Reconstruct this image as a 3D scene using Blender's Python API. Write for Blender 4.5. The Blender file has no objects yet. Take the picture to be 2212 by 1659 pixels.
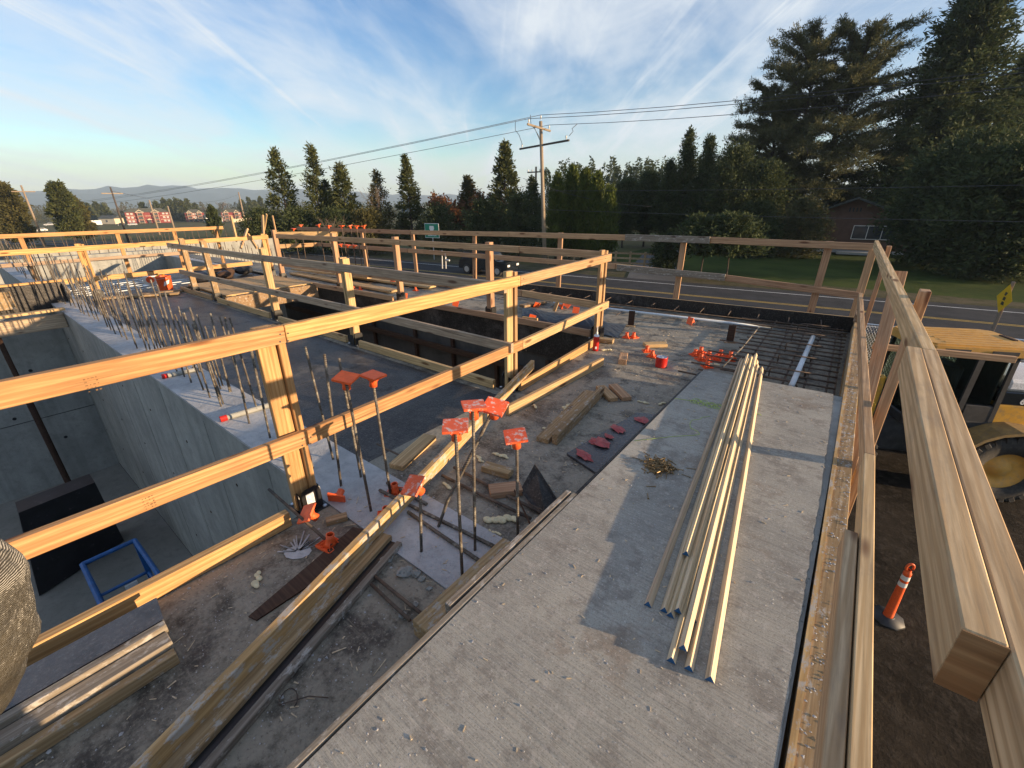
import bpy, bmesh, math, random
import numpy as np
from mathutils import Vector as V, Matrix as M
random.seed(7); RNG = np.random.default_rng(11)
S = bpy.context.scene; COL = S.collection
# ------------------------------------------------------------------ camera
# world: Z up, +X across the slab towards the loader, +Y along the slab; formwork deck is z = 0
F_PX, CX, CY, CAM_Z = 930.0, 1106.0, 829.5, 1.65
_d = np.array([15.0, -2213.0, -F_PX]); _d /= np.linalg.norm(_d)
_up = -_d; _f = np.array([0, 0, -1.0]); _fh = _f - _up*_f.dot(_up); _fh /= np.linalg.norm(_fh)
_rt = np.cross(_fh, _up); _a = math.radians(38.2)
_Y = _fh*math.cos(_a) + _rt*math.sin(_a); _X = _rt*math.cos(_a) - _fh*math.sin(_a)
ROT = np.array([_X, _Y, _up]); CAM = np.array([0, 0, CAM_Z])
cam = bpy.data.cameras.new('camera'); camo = bpy.data.objects.new('camera', cam); COL.objects.link(camo)
cam.sensor_width = 36; cam.lens = 36*F_PX/2212; cam.clip_start = 0.02; cam.clip_end = 20000
camo.matrix_world = M.Translation(V(CAM)) @ M([list(r) for r in ROT]).to_4x4()
S.camera = camo
# ------------------------------------------------------------------ light
SUN_EL, SUN_AZ = math.radians(8.5), math.radians(72)          # azimuth clockwise from +Y
world = bpy.data.worlds.new('World'); S.world = world; world.use_nodes = True
def build_sky():
    nt = world.node_tree; N = nt.nodes; L = nt.links; N.clear()
    out = N.new('ShaderNodeOutputWorld'); bg = N.new('ShaderNodeBackground'); L.new(bg.outputs[0], out.inputs[0])
    sky = N.new('ShaderNodeTexSky'); sky.sky_type = 'NISHITA'; sky.sun_disc = False
    sky.sun_elevation = SUN_EL; sky.sun_rotation = SUN_AZ; sky.air_density = 1.0; sky.dust_density = 0.3; sky.ozone_density = 2.2
    tc = N.new('ShaderNodeTexCoord'); sep = N.new('ShaderNodeSeparateXYZ'); L.new(tc.outputs['Generated'], sep.inputs[0])
    def math_(op, a, b=None):
        n = N.new('ShaderNodeMath'); n.operation = op
        for i, v in enumerate((a, b)):
            if v is None: continue
            if hasattr(v, 'is_output'): L.new(v, n.inputs[i])
            else: n.inputs[i].default_value = v
        return n.outputs[0]
    zz = math_('ADD', math_('MAXIMUM', sep.outputs[2], 0.0), 0.16)
    comb = N.new('ShaderNodeCombineXYZ'); L.new(math_('DIVIDE', sep.outputs[0], zz), comb.inputs[0]); L.new(math_('DIVIDE', sep.outputs[1], zz), comb.inputs[1])
    def layer(rot, scale, nscale, detail, dist, lo, hi, rough=0.55):
        mp = N.new('ShaderNodeMapping'); mp.vector_type = 'TEXTURE'; mp.inputs['Rotation'].default_value = (0, 0, math.radians(rot)); mp.inputs['Scale'].default_value = tuple(1/q for q in scale)
        L.new(comb.outputs[0], mp.inputs[0])
        n = N.new('ShaderNodeTexNoise'); n.inputs['Scale'].default_value = nscale; n.inputs['Detail'].default_value = detail
        n.inputs['Roughness'].default_value = rough; n.inputs['Distortion'].default_value = dist; L.new(mp.outputs[0], n.inputs[0])
        r = N.new('ShaderNodeMapRange'); r.interpolation_type = 'SMOOTHSTEP'; r.inputs[1].default_value = lo; r.inputs[2].default_value = hi
        L.new(n.outputs[0], r.inputs[0]); return r.outputs[0]
    veil = layer(118, (0.75, 1.05, 1), 1.1, 7, 0.6, 0.34, 0.64, 0.57)
    wisp = layer(126, (0.5, 1.7, 1), 1.5, 9, 0.7, 0.42, 0.76, 0.58)
    streak = layer(131, (0.22, 3.6, 1), 1.5, 7, 0.5, 0.53, 0.72, 0.58)
    amt = math_('ADD', math_('MULTIPLY', veil, 0.54), math_('MULTIPLY', wisp, 0.42))
    amt = math_('MINIMUM', math_('ADD', amt, math_('MULTIPLY', streak, 0.42)), 0.92)
    mix = N.new('ShaderNodeMix'); mix.data_type = 'RGBA'
    L.new(amt, mix.inputs[0]); hs = N.new('ShaderNodeHueSaturation'); hs.inputs['Hue'].default_value = 0.514; hs.inputs['Saturation'].default_value = 1.28; hs.inputs['Value'].default_value = 0.60; L.new(sky.outputs[0], hs.inputs['Color']); L.new(hs.outputs[0], mix.inputs[6]); mix.inputs[7].default_value = (2.1, 2.24, 2.38, 1)
    # a warm pale band of thin cloud low on the horizon
    low = N.new('ShaderNodeMapRange'); low.interpolation_type = 'SMOOTHSTEP'
    low.inputs[1].default_value = 0.13; low.inputs[2].default_value = 0.0; L.new(sep.outputs[2], low.inputs[0])
    mix2 = N.new('ShaderNodeMix'); mix2.data_type = 'RGBA'; L.new(math_('MULTIPLY', low.outputs[0], 0.5), mix2.inputs[0])
    L.new(mix.outputs[2], mix2.inputs[6]); mix2.inputs[7].default_value = (1.9, 1.82, 1.66, 1)
    L.new(mix2.outputs[2], bg.inputs[0]); bg.inputs[1].default_value = 0.15
build_sky()
sun = bpy.data.lights.new('sun', 'SUN'); sun.energy = 4.3; sun.angle = math.radians(0.5); sun.color = (1.0, 0.72, 0.44)
suno = bpy.data.objects.new('sun', sun); COL.objects.link(suno)
_sd = V((math.sin(SUN_AZ)*math.cos(SUN_EL), math.cos(SUN_AZ)*math.cos(SUN_EL), math.sin(SUN_EL)))
suno.rotation_euler = _sd.to_track_quat('Z', 'Y').to_euler(); suno.location = (30, 12, 12)
S.view_settings.view_transform = 'Standard'; S.view_settings.look = 'None'
S.view_settings.exposure = 1.42; S.view_settings.gamma = 1.0
S.render.engine = 'CYCLES'
# ------------------------------------------------------------------ survey helpers: sight lines of the photograph met with real planes
def _ray(x, y): return ROT @ np.array([x-CX, -(y-CY), -F_PX])
def at(x, y, z=0.0):
    r = _ray(x, y); return V(CAM + r*((z-CAM[2])/r[2]))
def onx(x, y, X):
    r = _ray(x, y); return V(CAM + r*((X-CAM[0])/r[0]))
def ony(x, y, Y):
    r = _ray(x, y); return V(CAM + r*((Y-CAM[1])/r[1]))
def onv(x, y, A, B):
    n = np.array([-(B[1]-A[1]), B[0]-A[0]]); r = _ray(x, y); return V(CAM + r*(np.dot(n, np.array(A[:2])-CAM[:2])/np.dot(n, r[:2])))
def far(x, y, d):
    """point at horizontal distance d on the sight line"""
    r = _ray(x, y); return V(CAM + r*(d/math.hypot(r[0], r[1])))
# ------------------------------------------------------------------ objects
def tag(o, label=None, cat=None, group=None, kind=None):
    if label: o['label'] = label
    if cat: o['category'] = cat
    if group: o['group'] = group
    if kind: o['kind'] = kind
    return o
def thing(name, label, cat, loc=(0, 0, 0), group=None, rotz=0.0):
    o = bpy.data.objects.new(name, None); COL.objects.link(o); o.location = V(loc); o.rotation_euler = (0, 0, rotz)
    o.empty_display_size = 0.1
    return tag(o, label, cat, group, 'thing')
def link(name, me, mat, parent=None, mw=None, smooth=False):
    o = bpy.data.objects.new(name, me); COL.objects.link(o)
    if mat is not None and not me.materials:
        for m in (mat if isinstance(mat, (list, tuple)) else [mat]): me.materials.append(m)
    if smooth:
        me.polygons.foreach_set('use_smooth', [True]*len(me.polygons))
    mw = mw if mw is not None else M.Identity(4)
    if parent is not None:
        o.parent = parent
        if mw is not None: o.matrix_local = mw
    else: o.matrix_local = mw
    return o
def pmat(o):
    m = M.LocRotScale(o.location, o.rotation_euler, o.scale)
    return m if o.parent is None else pmat(o.parent) @ m
def world_in(parent, mw): return mw if parent is None else pmat(parent).inverted() @ mw
def copy_tree(o, parent=None):
    c = o.copy(); COL.objects.link(c)
    if parent is not None: c.parent = parent
    for ch in list(o.children): copy_tree(ch, c)
    return c
class MB:
    """collects simple shapes into one mesh"""
    def __init__(s): s.bm = bmesh.new(); s.mi = 0
    def _fin(s, vs):
        for f in {f for v in vs for f in v.link_faces}: f.material_index = s.mi
        return s
    def box(s, c, size, rot=None, bev=0.0):
        r = bmesh.ops.create_cube(s.bm, size=1.0); vs = r['verts']
        bmesh.ops.scale(s.bm, vec=size, verts=vs)
        if bev:
            es = list({e for v in vs for e in v.link_edges})
            rb = bmesh.ops.bevel(s.bm, geom=es, offset=bev, segments=1, affect='EDGES', profile=0.5, clamp_overlap=True)
            vs = list({v for f in rb['faces'] for v in f.verts} | {v for v in vs if v.is_valid})
        m = M.Translation(V(c)) @ (rot.to_4x4() if rot is not None else M.Identity(4))
        bmesh.ops.transform(s.bm, matrix=m, verts=vs); return s._fin(vs)
    def bar(s, p0, p1, w, h, up=(0, 0, 1), bev=0.0):
        p0, p1 = V(p0), V(p1); x = (p1-p0); l = x.length; x.normalize(); u = V(up)
        y = u.cross(x); y.normalize(); z = x.cross(y)
        return s.box((p0+p1)/2, (l, w, h), M((x, y, z)).transposed(), bev)
    def cyl(s, p0, p1, r0, r1=None, n=12, cap=True):
        p0, p1 = V(p0), V(p1); r1 = r0 if r1 is None else r1; d = p1-p0
        m = M.Translation((p0+p1)/2) @ d.to_track_quat('Z', 'Y').to_matrix().to_4x4()
        r = bmesh.ops.create_cone(s.bm, cap_ends=cap, cap_tris=False, segments=n, radius1=max(r0, 1e-5), radius2=max(r1, 1e-5), depth=d.length, matrix=m)
        return s._fin(r['verts'])
    def ball(s, c, r, sc=(1, 1, 1), sub=2, rot=None):
        m = M.Translation(V(c)) @ (rot.to_4x4() if rot is not None else M.Identity(4)) @ M.Diagonal((*[r*q for q in sc], 1))
        q = bmesh.ops.create_icosphere(s.bm, subdivisions=sub, radius=1.0, matrix=m); return s._fin(q['verts'])
    def tube(s, pts, r, n=6, cap=True):
        pts = [V(p) for p in pts]; rs = r if isinstance(r, (list, tuple)) else [r]*len(pts)
        rings = []; prev = None
        for i, p in enumerate(pts):
            t = (pts[min(i+1, len(pts)-1)] - pts[max(i-1, 0)])
            if t.length < 1e-9: t = V((0, 0, 1))
            t.normalize()
            if prev is None: a = t.orthogonal().normalized()
            else:
                a = prev - t*prev.dot(t)
                a = a.normalized() if a.length > 1e-6 else t.orthogonal().normalized()
            prev = a; b = t.cross(a)
            rings.append([s.bm.verts.new(p + (a*math.cos(2*math.pi*k/n) + b*math.sin(2*math.pi*k/n))*rs[i]) for k in range(n)])
        for q0, q1 in zip(rings, rings[1:]):
            for k in range(n):
                f = s.bm.faces.new((q0[k], q0[(k+1) % n], q1[(k+1) % n], q1[k])); f.material_index = s.mi; f.smooth = True
        if cap and n > 2:
            for q in (rings[0][::-1], rings[-1]):
                f = s.bm.faces.new(q); f.material_index = s.mi
        return s
    def prism(s, poly, axis_o, ax, ay, az, depth):
        """polygon (u,v) swept along az"""
        o, ax, ay, az = V(axis_o), V(ax), V(ay), V(az)
        a = [s.bm.verts.new(o + ax*u + ay*v) for u, v in poly]; b = [s.bm.verts.new(o + ax*u + ay*v + az*depth) for u, v in poly]
        fs = [s.bm.faces.new(a), s.bm.faces.new(b[::-1])]
        for i in range(len(a)): fs.append(s.bm.faces.new((a[i], b[i], b[(i+1) % len(a)], a[(i+1) % len(a)])))
        for f in fs: f.material_index = s.mi
        return s
    def lathe(s, prof, n=20, m=None):
        m = m or M.Identity(4); rings = []
        for r, z in prof: rings.append([s.bm.verts.new(m @ V((max(r, 1e-4)*math.cos(2*math.pi*k/n), max(r, 1e-4)*math.sin(2*math.pi*k/n), z))) for k in range(n)])
        for q0, q1 in zip(rings, rings[1:]):
            for k in range(n):
                f = s.bm.faces.new((q0[k], q0[(k+1) % n], q1[(k+1) % n], q1[k])); f.material_index = s.mi; f.smooth = True
        return s
    def quad(s, *ps):
        f = s.bm.faces.new([s.bm.verts.new(V(p)) for p in ps]); f.material_index = s.mi; return s
    def mesh(s, name):
        bmesh.ops.recalc_face_normals(s.bm, faces=s.bm.faces[:])
        me = bpy.data.meshes.new(name); s.bm.to_mesh(me); s.bm.free(); return me
    def build(s, name, mat, parent=None, mw=None, smooth=False): return link(name, s.mesh(name), mat, parent, mw, smooth)
def soup(name, verts, faces, mat, parent=None, mw=None):
    me = bpy.data.meshes.new(name); me.from_pydata(verts, [], faces); me.update(); return link(name, me, mat, parent, mw)
def frame(p0, p1, up=(0, 0, 1)):
    p0, p1 = V(p0), V(p1); x = (p1-p0); l = x.length; x.normalize(); y = V(up).cross(x); y.normalize(); z = x.cross(y)
    m = M((x, y, z)).transposed().to_4x4(); m.translation = (p0+p1)/2; return m, l
def board(name, p0, p1, w, t, mat, parent=None, up=(0, 0, 1), bev=0.003):
    """a sawn board from p0 to p1 (centre line); w is measured along `up`, t across it. Its own X runs along the grain."""
    m, l = frame(p0, p1, up)
    return MB().box((0, 0, 0), (l, t, w), None, bev).build(name, mat, parent, world_in(parent, m))
# ------------------------------------------------------------------ materials
def newmat(name):
    m = bpy.data.materials.new(name); m.use_nodes = True; nt = m.node_tree
    return m, nt, nt.nodes, nt.links, nt.nodes['Principled BSDF']
def mixc(N, L, fac, a, b, blend='MIX'):
    n = N.new('ShaderNodeMix'); n.data_type = 'RGBA'; n.blend_type = blend
    for i, v in ((0, fac), (6, a), (7, b)):
        if hasattr(v, 'is_output'): L.new(v, n.inputs[i])
        elif i == 0: n.inputs[0].default_value = v
        else: n.inputs[i].default_value = (*v, 1)
    return n.outputs[2]
def noise(N, L, vec, scale, detail=4, rough=0.55, dist=0.0, out=0):
    n = N.new('ShaderNodeTexNoise'); n.inputs['Scale'].default_value = scale; n.inputs['Detail'].default_value = detail
    n.inputs['Roughness'].default_value = rough; n.inputs['Distortion'].default_value = dist
    if vec is not None: L.new(vec, n.inputs[0])
    return n.outputs[out]
def ramp(N, L, fac, lo, hi, a=0.0, b=1.0, smooth=True):
    r = N.new('ShaderNodeMapRange'); r.interpolation_type = 'SMOOTHSTEP' if smooth else 'LINEAR'
    r.inputs[1].default_value = lo; r.inputs[2].default_value = hi; r.inputs[3].default_value = a; r.inputs[4].default_value = b
    L.new(fac, r.inputs[0]); return r.outputs[0]
def coords(N, L, scale=(1, 1, 1), kind='Object', rand=True, rot=(0, 0, 0)):
    tc = N.new('ShaderNodeTexCoord'); mp = N.new('ShaderNodeMapping'); mp.inputs['Scale'].default_value = scale; mp.inputs['Rotation'].default_value = rot
    v = tc.outputs[kind]
    if rand:
        oi = N.new('ShaderNodeObjectInfo'); ad = N.new('ShaderNodeVectorMath'); ad.operation = 'MULTIPLY_ADD'
        cb = N.new('ShaderNodeCombineXYZ')
        for i in range(3): L.new(oi.outputs['Random'], cb.inputs[i])
        L.new(cb.outputs[0], ad.inputs[0]); ad.inputs[1].default_value = (37.1, 11.3, 23.7); L.new(v, ad.inputs[2]); v = ad.outputs[0]
    L.new(v, mp.inputs[0]); return mp.outputs[0]
def geo(N): return N.new('ShaderNodeNewGeometry').outputs['Position']
def mapped(N, L, vec, scale=(1, 1, 1), rot=0.0):
    mp = N.new('ShaderNodeMapping'); mp.inputs['Scale'].default_value = scale; mp.inputs['Rotation'].default_value = (0, 0, rot); L.new(vec, mp.inputs[0]); return mp.outputs[0]
def bump(N, L, h, strength, dist, bsdf):
    b = N.new('ShaderNodeBump'); b.inputs['Strength'].default_value = strength; b.inputs['Distance'].default_value = dist
    L.new(h, b.inputs['Height']); L.new(b.outputs[0], bsdf.inputs['Normal'])
def m_wood(name, light, dark, dirt=(0.1, 0.08, 0.06), dirtamt=0.25, axis=(1, 0, 0), rough=0.75, knots=True, splat=0.0):
    m, nt, N, L, B = newmat(name)
    long_, cross = 1.5, 46.0
    sc = tuple(long_ if a else cross for a in axis)
    v = coords(N, L, sc)
    n1 = noise(N, L, v, 0.55, 5, 0.6, 1.3)
    w = N.new('ShaderNodeTexWave'); w.wave_type = 'BANDS'; w.bands_direction = 'DIAGONAL'; w.inputs['Scale'].default_value = 0.55
    w.inputs['Distortion'].default_value = 9.0; w.inputs['Detail'].default_value = 2.0; w.inputs['Detail Scale'].default_value = 0.35; L.new(v, w.inputs[0])
    g = mixc(N, L, ramp(N, L, w.outputs[1], 0.25, 0.95), light, dark)
    g = mixc(N, L, ramp(N, L, n1, 0.38, 0.7), g, tuple(0.72*q for q in dark), 'MIX')
    g2 = mixc(N, L, 0.32, g, light)
    v2 = coords(N, L, tuple(4 if a else 95 for a in axis)); fine = noise(N, L, v2, 1.0, 3, 0.6)
    g2 = mixc(N, L, ramp(N, L, fine, 0.38, 0.68, 0.0, 0.5), g2, tuple(0.6*q for q in dark))
    if knots:
        vo = N.new('ShaderNodeTexVoronoi'); vo.inputs['Scale'].default_value = 1.0
        L.new(coords(N, L, tuple(2.2 if a else 9.0 for a in axis)), vo.inputs[0])
        g2 = mixc(N, L, ramp(N, L, vo.outputs['Distance'], 0.20, 0.07), g2, (dark[0]*0.38, dark[1]*0.3, dark[2]*0.3))
    ck = noise(N, L, coords(N, L, tuple(1.1 if a else 55.0 for a in axis)), 1.0, 3, 0.5); g2 = mixc(N, L, ramp(N, L, ck, 0.66, 0.72, 0, 0.8), g2, tuple(0.4*q for q in dark))
    vd = coords(N, L, tuple(3.0 if a else 7.0 for a in axis)); dn = noise(N, L, vd, 1.0, 6, 0.65)
    g2 = mixc(N, L, ramp(N, L, dn, 0.5, 0.78, 0.0, dirtamt), g2, dirt)
    oi = N.new('ShaderNodeObjectInfo'); hsv = N.new('ShaderNodeHueSaturation'); L.new(g2, hsv.inputs['Color'])
    L.new(ramp(N, L, oi.outputs['Random'], 0, 1, 0.82, 1.12, False), hsv.inputs['Value']); L.new(ramp(N, L, oi.outputs['Random'], 0, 1, 0.495, 0.508, False), hsv.inputs['Hue'])
    col = hsv.outputs[0]
    if splat:
        sp = noise(N, L, coords(N, L, (9, 16, 16)), 1.6, 8, 0.75)
        col = mixc(N, L, ramp(N, L, sp, 0.56-0.1*splat, 0.66-0.1*splat, 0, 0.85), col, (0.42, 0.40, 0.36))
    L.new(col, B.inputs['Base Color']); B.inputs['Roughness'].default_value = rough; B.inputs['Specular IOR Level'].default_value = 0.25
    bump(N, L, fine, 0.35, 0.0012, B)
    return m
NEW = m_wood('new_fir_lumber', (0.62, 0.37, 0.165), (0.42, 0.20, 0.072))
NEWZ = m_wood('new_fir_lumber_upright', (0.62, 0.37, 0.165), (0.42, 0.20, 0.072))
PALE = m_wood('pale_spruce_lumber', (0.62, 0.42, 0.225), (0.44, 0.26, 0.115), dirtamt=0.3)
PINK = m_wood('pinkish_fir_lumber', (0.60, 0.385, 0.225), (0.42, 0.235, 0.125), dirtamt=0.2)
RAIL = m_wood('rough_sawn_rail_lumber', (0.66, 0.47, 0.275), (0.44, 0.27, 0.13), dirt=(0.16, 0.14, 0.13), dirtamt=0.6)
GREY = m_wood('grey_weathered_lumber', (0.33, 0.285, 0.225), (0.20, 0.165, 0.125), dirtamt=0.5, splat=0.45)
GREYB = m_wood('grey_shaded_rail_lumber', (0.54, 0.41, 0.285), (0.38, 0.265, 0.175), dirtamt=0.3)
USED = m_wood('used_form_lumber', (0.42, 0.29, 0.16), (0.28, 0.175, 0.085), dirtamt=0.6, splat=0.25)
SPLAT = m_wood('concrete_spattered_lumber', (0.56, 0.36, 0.17), (0.40, 0.23, 0.10), dirtamt=0.35, splat=0.62)
BROWN = m_wood('brown_form_ply', (0.085, 0.048, 0.032), (0.055, 0.03, 0.02), dirtamt=0.4, knots=False)
LATH = m_wood('clear_pine_strip', (0.74, 0.61, 0.43), (0.62, 0.48, 0.31), dirtamt=0.08, knots=False)
def m_plain(name, col, rough=0.5, metal=0.0, var=0.12, scale=8.0, spec=0.5, dirt=None, dirtlo=0.5, dirthi=0.75, dirtamt=0.7, bumpk=0.0, emit=None):
    m, nt, N, L, B = newmat(name)
    v = coords(N, L, (1, 1, 1)); n = noise(N, L, v, scale, 5, 0.6)
    c = mixc(N, L, ramp(N, L, n, 0.3, 0.7), tuple(q*(1-var) for q in col), tuple(min(1, q*(1+var)) for q in col))
    if dirt:
        d = noise(N, L, v, scale*2.3, 7, 0.7); c = mixc(N, L, ramp(N, L, d, dirtlo, dirthi, 0, dirtamt), c, dirt)
    L.new(c, B.inputs['Base Color']); B.inputs['Roughness'].default_value = rough; B.inputs['Metallic'].default_value = metal; B.inputs['Specular IOR Level'].default_value = spec
    if bumpk: bump(N, L, noise(N, L, v, scale*4, 6, 0.65), bumpk, 0.01, B)
    return m
BLACK = m_plain('black_painted_steel', (0.012, 0.012, 0.013), 0.38, 0.0, 0.3, 20, dirt=(0.12, 0.11, 0.10), dirtlo=0.6, dirthi=0.8, dirtamt=0.35)
ORANGE = m_plain('orange_plastic', (0.78, 0.115, 0.025), 0.5, 0, 0.1, 30, dirt=(0.5, 0.45, 0.42), dirtlo=0.62, dirthi=0.72, dirtamt=0.45)
ORANGED = m_plain('orange_plastic_with_mortar', (0.76, 0.11, 0.03), 0.55, 0, 0.1, 14, dirt=(0.62, 0.55, 0.50), dirtlo=0.52, dirthi=0.6, dirtamt=0.8)
REDM = m_plain('red_painted_tin', (0.45, 0.018, 0.012), 0.3, 0, 0.08)
REDT = m_plain('red_tape', (0.36, 0.05, 0.05), 0.45, 0, 0.2, 25, dirt=(0.4, 0.25, 0.25), dirtamt=0.5)
WHITE = m_plain('white_paint', (0.75, 0.74, 0.70), 0.5, 0, 0.05, 12, dirt=(0.4, 0.38, 0.34), dirtlo=0.6, dirthi=0.85, dirtamt=0.3)
PVC = m_plain('pale_conduit', (0.62, 0.68, 0.72), 0.35, 0.0, 0.08, 10, dirt=(0.35, 0.33, 0.3), dirtlo=0.6, dirthi=0.8, dirtamt=0.3)
GALV = m_plain('galvanised_steel', (0.55, 0.57, 0.60), 0.35, 0.85, 0.12, 15)
FOAM = m_plain('dried_foam', (0.62, 0.56, 0.36), 0.8, 0, 0.15, 40, bumpk=0.4)
BLUE = m_plain('blue_painted_steel', (0.015, 0.10, 0.30), 0.45, 0, 0.2, 12, dirt=(0.2, 0.2, 0.2), dirtlo=0.6, dirthi=0.8, dirtamt=0.3)
BLUEEND = m_plain('blue_end_paint', (0.02, 0.10, 0.24), 0.6)
YELLOW = m_plain('construction_yellow_paint', (0.56, 0.29, 0.025), 0.5, 0, 0.1, 4, dirt=(0.20, 0.15, 0.09), dirtlo=0.42, dirthi=0.72, dirtamt=0.65)
YELLOWD = m_plain('dusty_yellow_paint', (0.58, 0.30, 0.055), 0.65, 0, 0.14, 5, dirt=(0.40, 0.26, 0.12), dirtlo=0.45, dirthi=0.7, dirtamt=0.6)
RUBBER = m_plain('tyre_rubber', (0.030, 0.028, 0.026), 0.85, 0, 0.3, 9, dirt=(0.10, 0.085, 0.065), dirtlo=0.45, dirthi=0.75, dirtamt=0.7, bumpk=0.3)
DARK = m_plain('dark_grey_parts', (0.03, 0.03, 0.032), 0.55, 0, 0.3, 6, dirt=(0.1, 0.09, 0.08), dirtamt=0.4)
SIGNY = m_plain('yellow_sign_sheeting', (0.72, 0.42, 0.01), 0.4, 0, 0.05)
SIGNG = m_plain('green_sign_sheeting', (0.0, 0.20, 0.11), 0.4, 0, 0.08)
ROOFG = m_plain('dark_roof_shingle', (0.055, 0.06, 0.055), 0.9, 0, 0.25, 3, bumpk=0.3)
REDW = m_plain('red_siding', (0.20, 0.030, 0.026), 0.7, 0, 0.12, 1)
CREAM = m_plain('cream_trim_paint', (0.58, 0.50, 0.36), 0.6)
WINDOW = m_plain('dark_window_glass', (0.05, 0.06, 0.07), 0.08, 0, 0.3, 0.6, spec=0.8)
WINDOWL = m_plain('curtained_window', (0.42, 0.43, 0.42), 0.3, 0, 0.3, 3)
FILM = m_plain('black_film', (0.02, 0.02, 0.024), 0.4, 0, 0.3, 5, dirt=(0.18, 0.17, 0.17), dirtlo=0.58, dirthi=0.75, dirtamt=0.5)
NAIL = m_plain('brassy_nail_steel', (0.26, 0.18, 0.085), 0.4, 0.6, 0.3, 60)
CORD = m_plain('lime_green_string', (0.45, 0.62, 0.10), 0.7)
SILVER = m_plain('silver_car_paint', (0.45, 0.46, 0.48), 0.3, 0.3)
CARBLUE = m_plain('dark_car_paint', (0.012, 0.016, 0.02), 0.15, 0.0, 0.05, spec=0.8)
STICK = m_plain('white_sticker', (0.62, 0.63, 0.64), 0.5, 0, 0.25, 60)
def m_rebar():
    m, nt, N, L, B = newmat('ribbed_rebar_steel'); v = coords(N, L, (1, 1, 1), 'Object')
    n = noise(N, L, v, 14, 6, 0.7); c = mixc(N, L, ramp(N, L, n, 0.4, 0.62), (0.10, 0.08, 0.06), (0.17, 0.15, 0.125))
    sp = noise(N, L, v, 26, 5, 0.7); c = mixc(N, L, ramp(N, L, sp, 0.52, 0.64, 0, 0.7), c, (0.38, 0.35, 0.28))
    L.new(c, B.inputs['Base Color']); B.inputs['Roughness'].default_value = 0.7; B.inputs['Metallic'].default_value = 0.15
    w = N.new('ShaderNodeTexWave'); w.bands_direction = 'Z'; w.inputs['Scale'].default_value = 26; w.inputs['Distortion'].default_value = 0.4; L.new(v, w.inputs[0])
    bump(N, L, w.outputs[1], 0.8, 0.004, B); return m
REBAR = m_rebar()
def m_rustbar():
    m, nt, N, L, B = newmat('dark_mat_rebar'); v = coords(N, L, (1, 1, 1))
    n = noise(N, L, v, 12, 6, 0.7); c = mixc(N, L, ramp(N, L, n, 0.35, 0.7), (0.055, 0.042, 0.034), (0.16, 0.11, 0.075))
    L.new(c, B.inputs['Base Color']); B.inputs['Roughness'].default_value = 0.75; B.inputs['Metallic'].default_value = 0.1
    return m
MATBAR = m_rustbar()
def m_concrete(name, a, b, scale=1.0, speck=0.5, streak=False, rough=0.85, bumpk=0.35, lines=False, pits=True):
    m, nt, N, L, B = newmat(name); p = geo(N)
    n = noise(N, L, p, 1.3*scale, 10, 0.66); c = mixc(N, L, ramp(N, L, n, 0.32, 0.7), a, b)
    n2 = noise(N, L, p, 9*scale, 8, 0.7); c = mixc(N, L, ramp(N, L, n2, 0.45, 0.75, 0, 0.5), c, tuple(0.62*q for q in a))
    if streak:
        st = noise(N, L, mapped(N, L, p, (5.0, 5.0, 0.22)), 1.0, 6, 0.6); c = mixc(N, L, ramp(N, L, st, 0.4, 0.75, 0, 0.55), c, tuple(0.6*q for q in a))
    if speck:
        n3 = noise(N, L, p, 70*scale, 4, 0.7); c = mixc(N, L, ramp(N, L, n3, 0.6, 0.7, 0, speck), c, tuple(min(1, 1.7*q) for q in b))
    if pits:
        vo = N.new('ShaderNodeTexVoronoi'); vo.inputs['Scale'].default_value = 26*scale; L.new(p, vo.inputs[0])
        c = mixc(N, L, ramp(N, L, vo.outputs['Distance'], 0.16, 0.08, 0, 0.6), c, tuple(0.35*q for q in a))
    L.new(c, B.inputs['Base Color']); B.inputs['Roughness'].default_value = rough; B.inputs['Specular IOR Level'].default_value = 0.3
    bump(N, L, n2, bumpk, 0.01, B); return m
WALLC = m_concrete('cast_concrete_wall', (0.25, 0.255, 0.235), (0.36, 0.36, 0.33), 1.0, 0.15, True)
WALLTOP = m_concrete('rough_wall_top', (0.34, 0.345, 0.35), (0.50, 0.50, 0.50), 2.2, 0.4, bumpk=0.9)
FLOORC = m_concrete('pit_floor_concrete', (0.19, 0.19, 0.17), (0.25, 0.245, 0.22), 1.0, 0.1)
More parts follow.
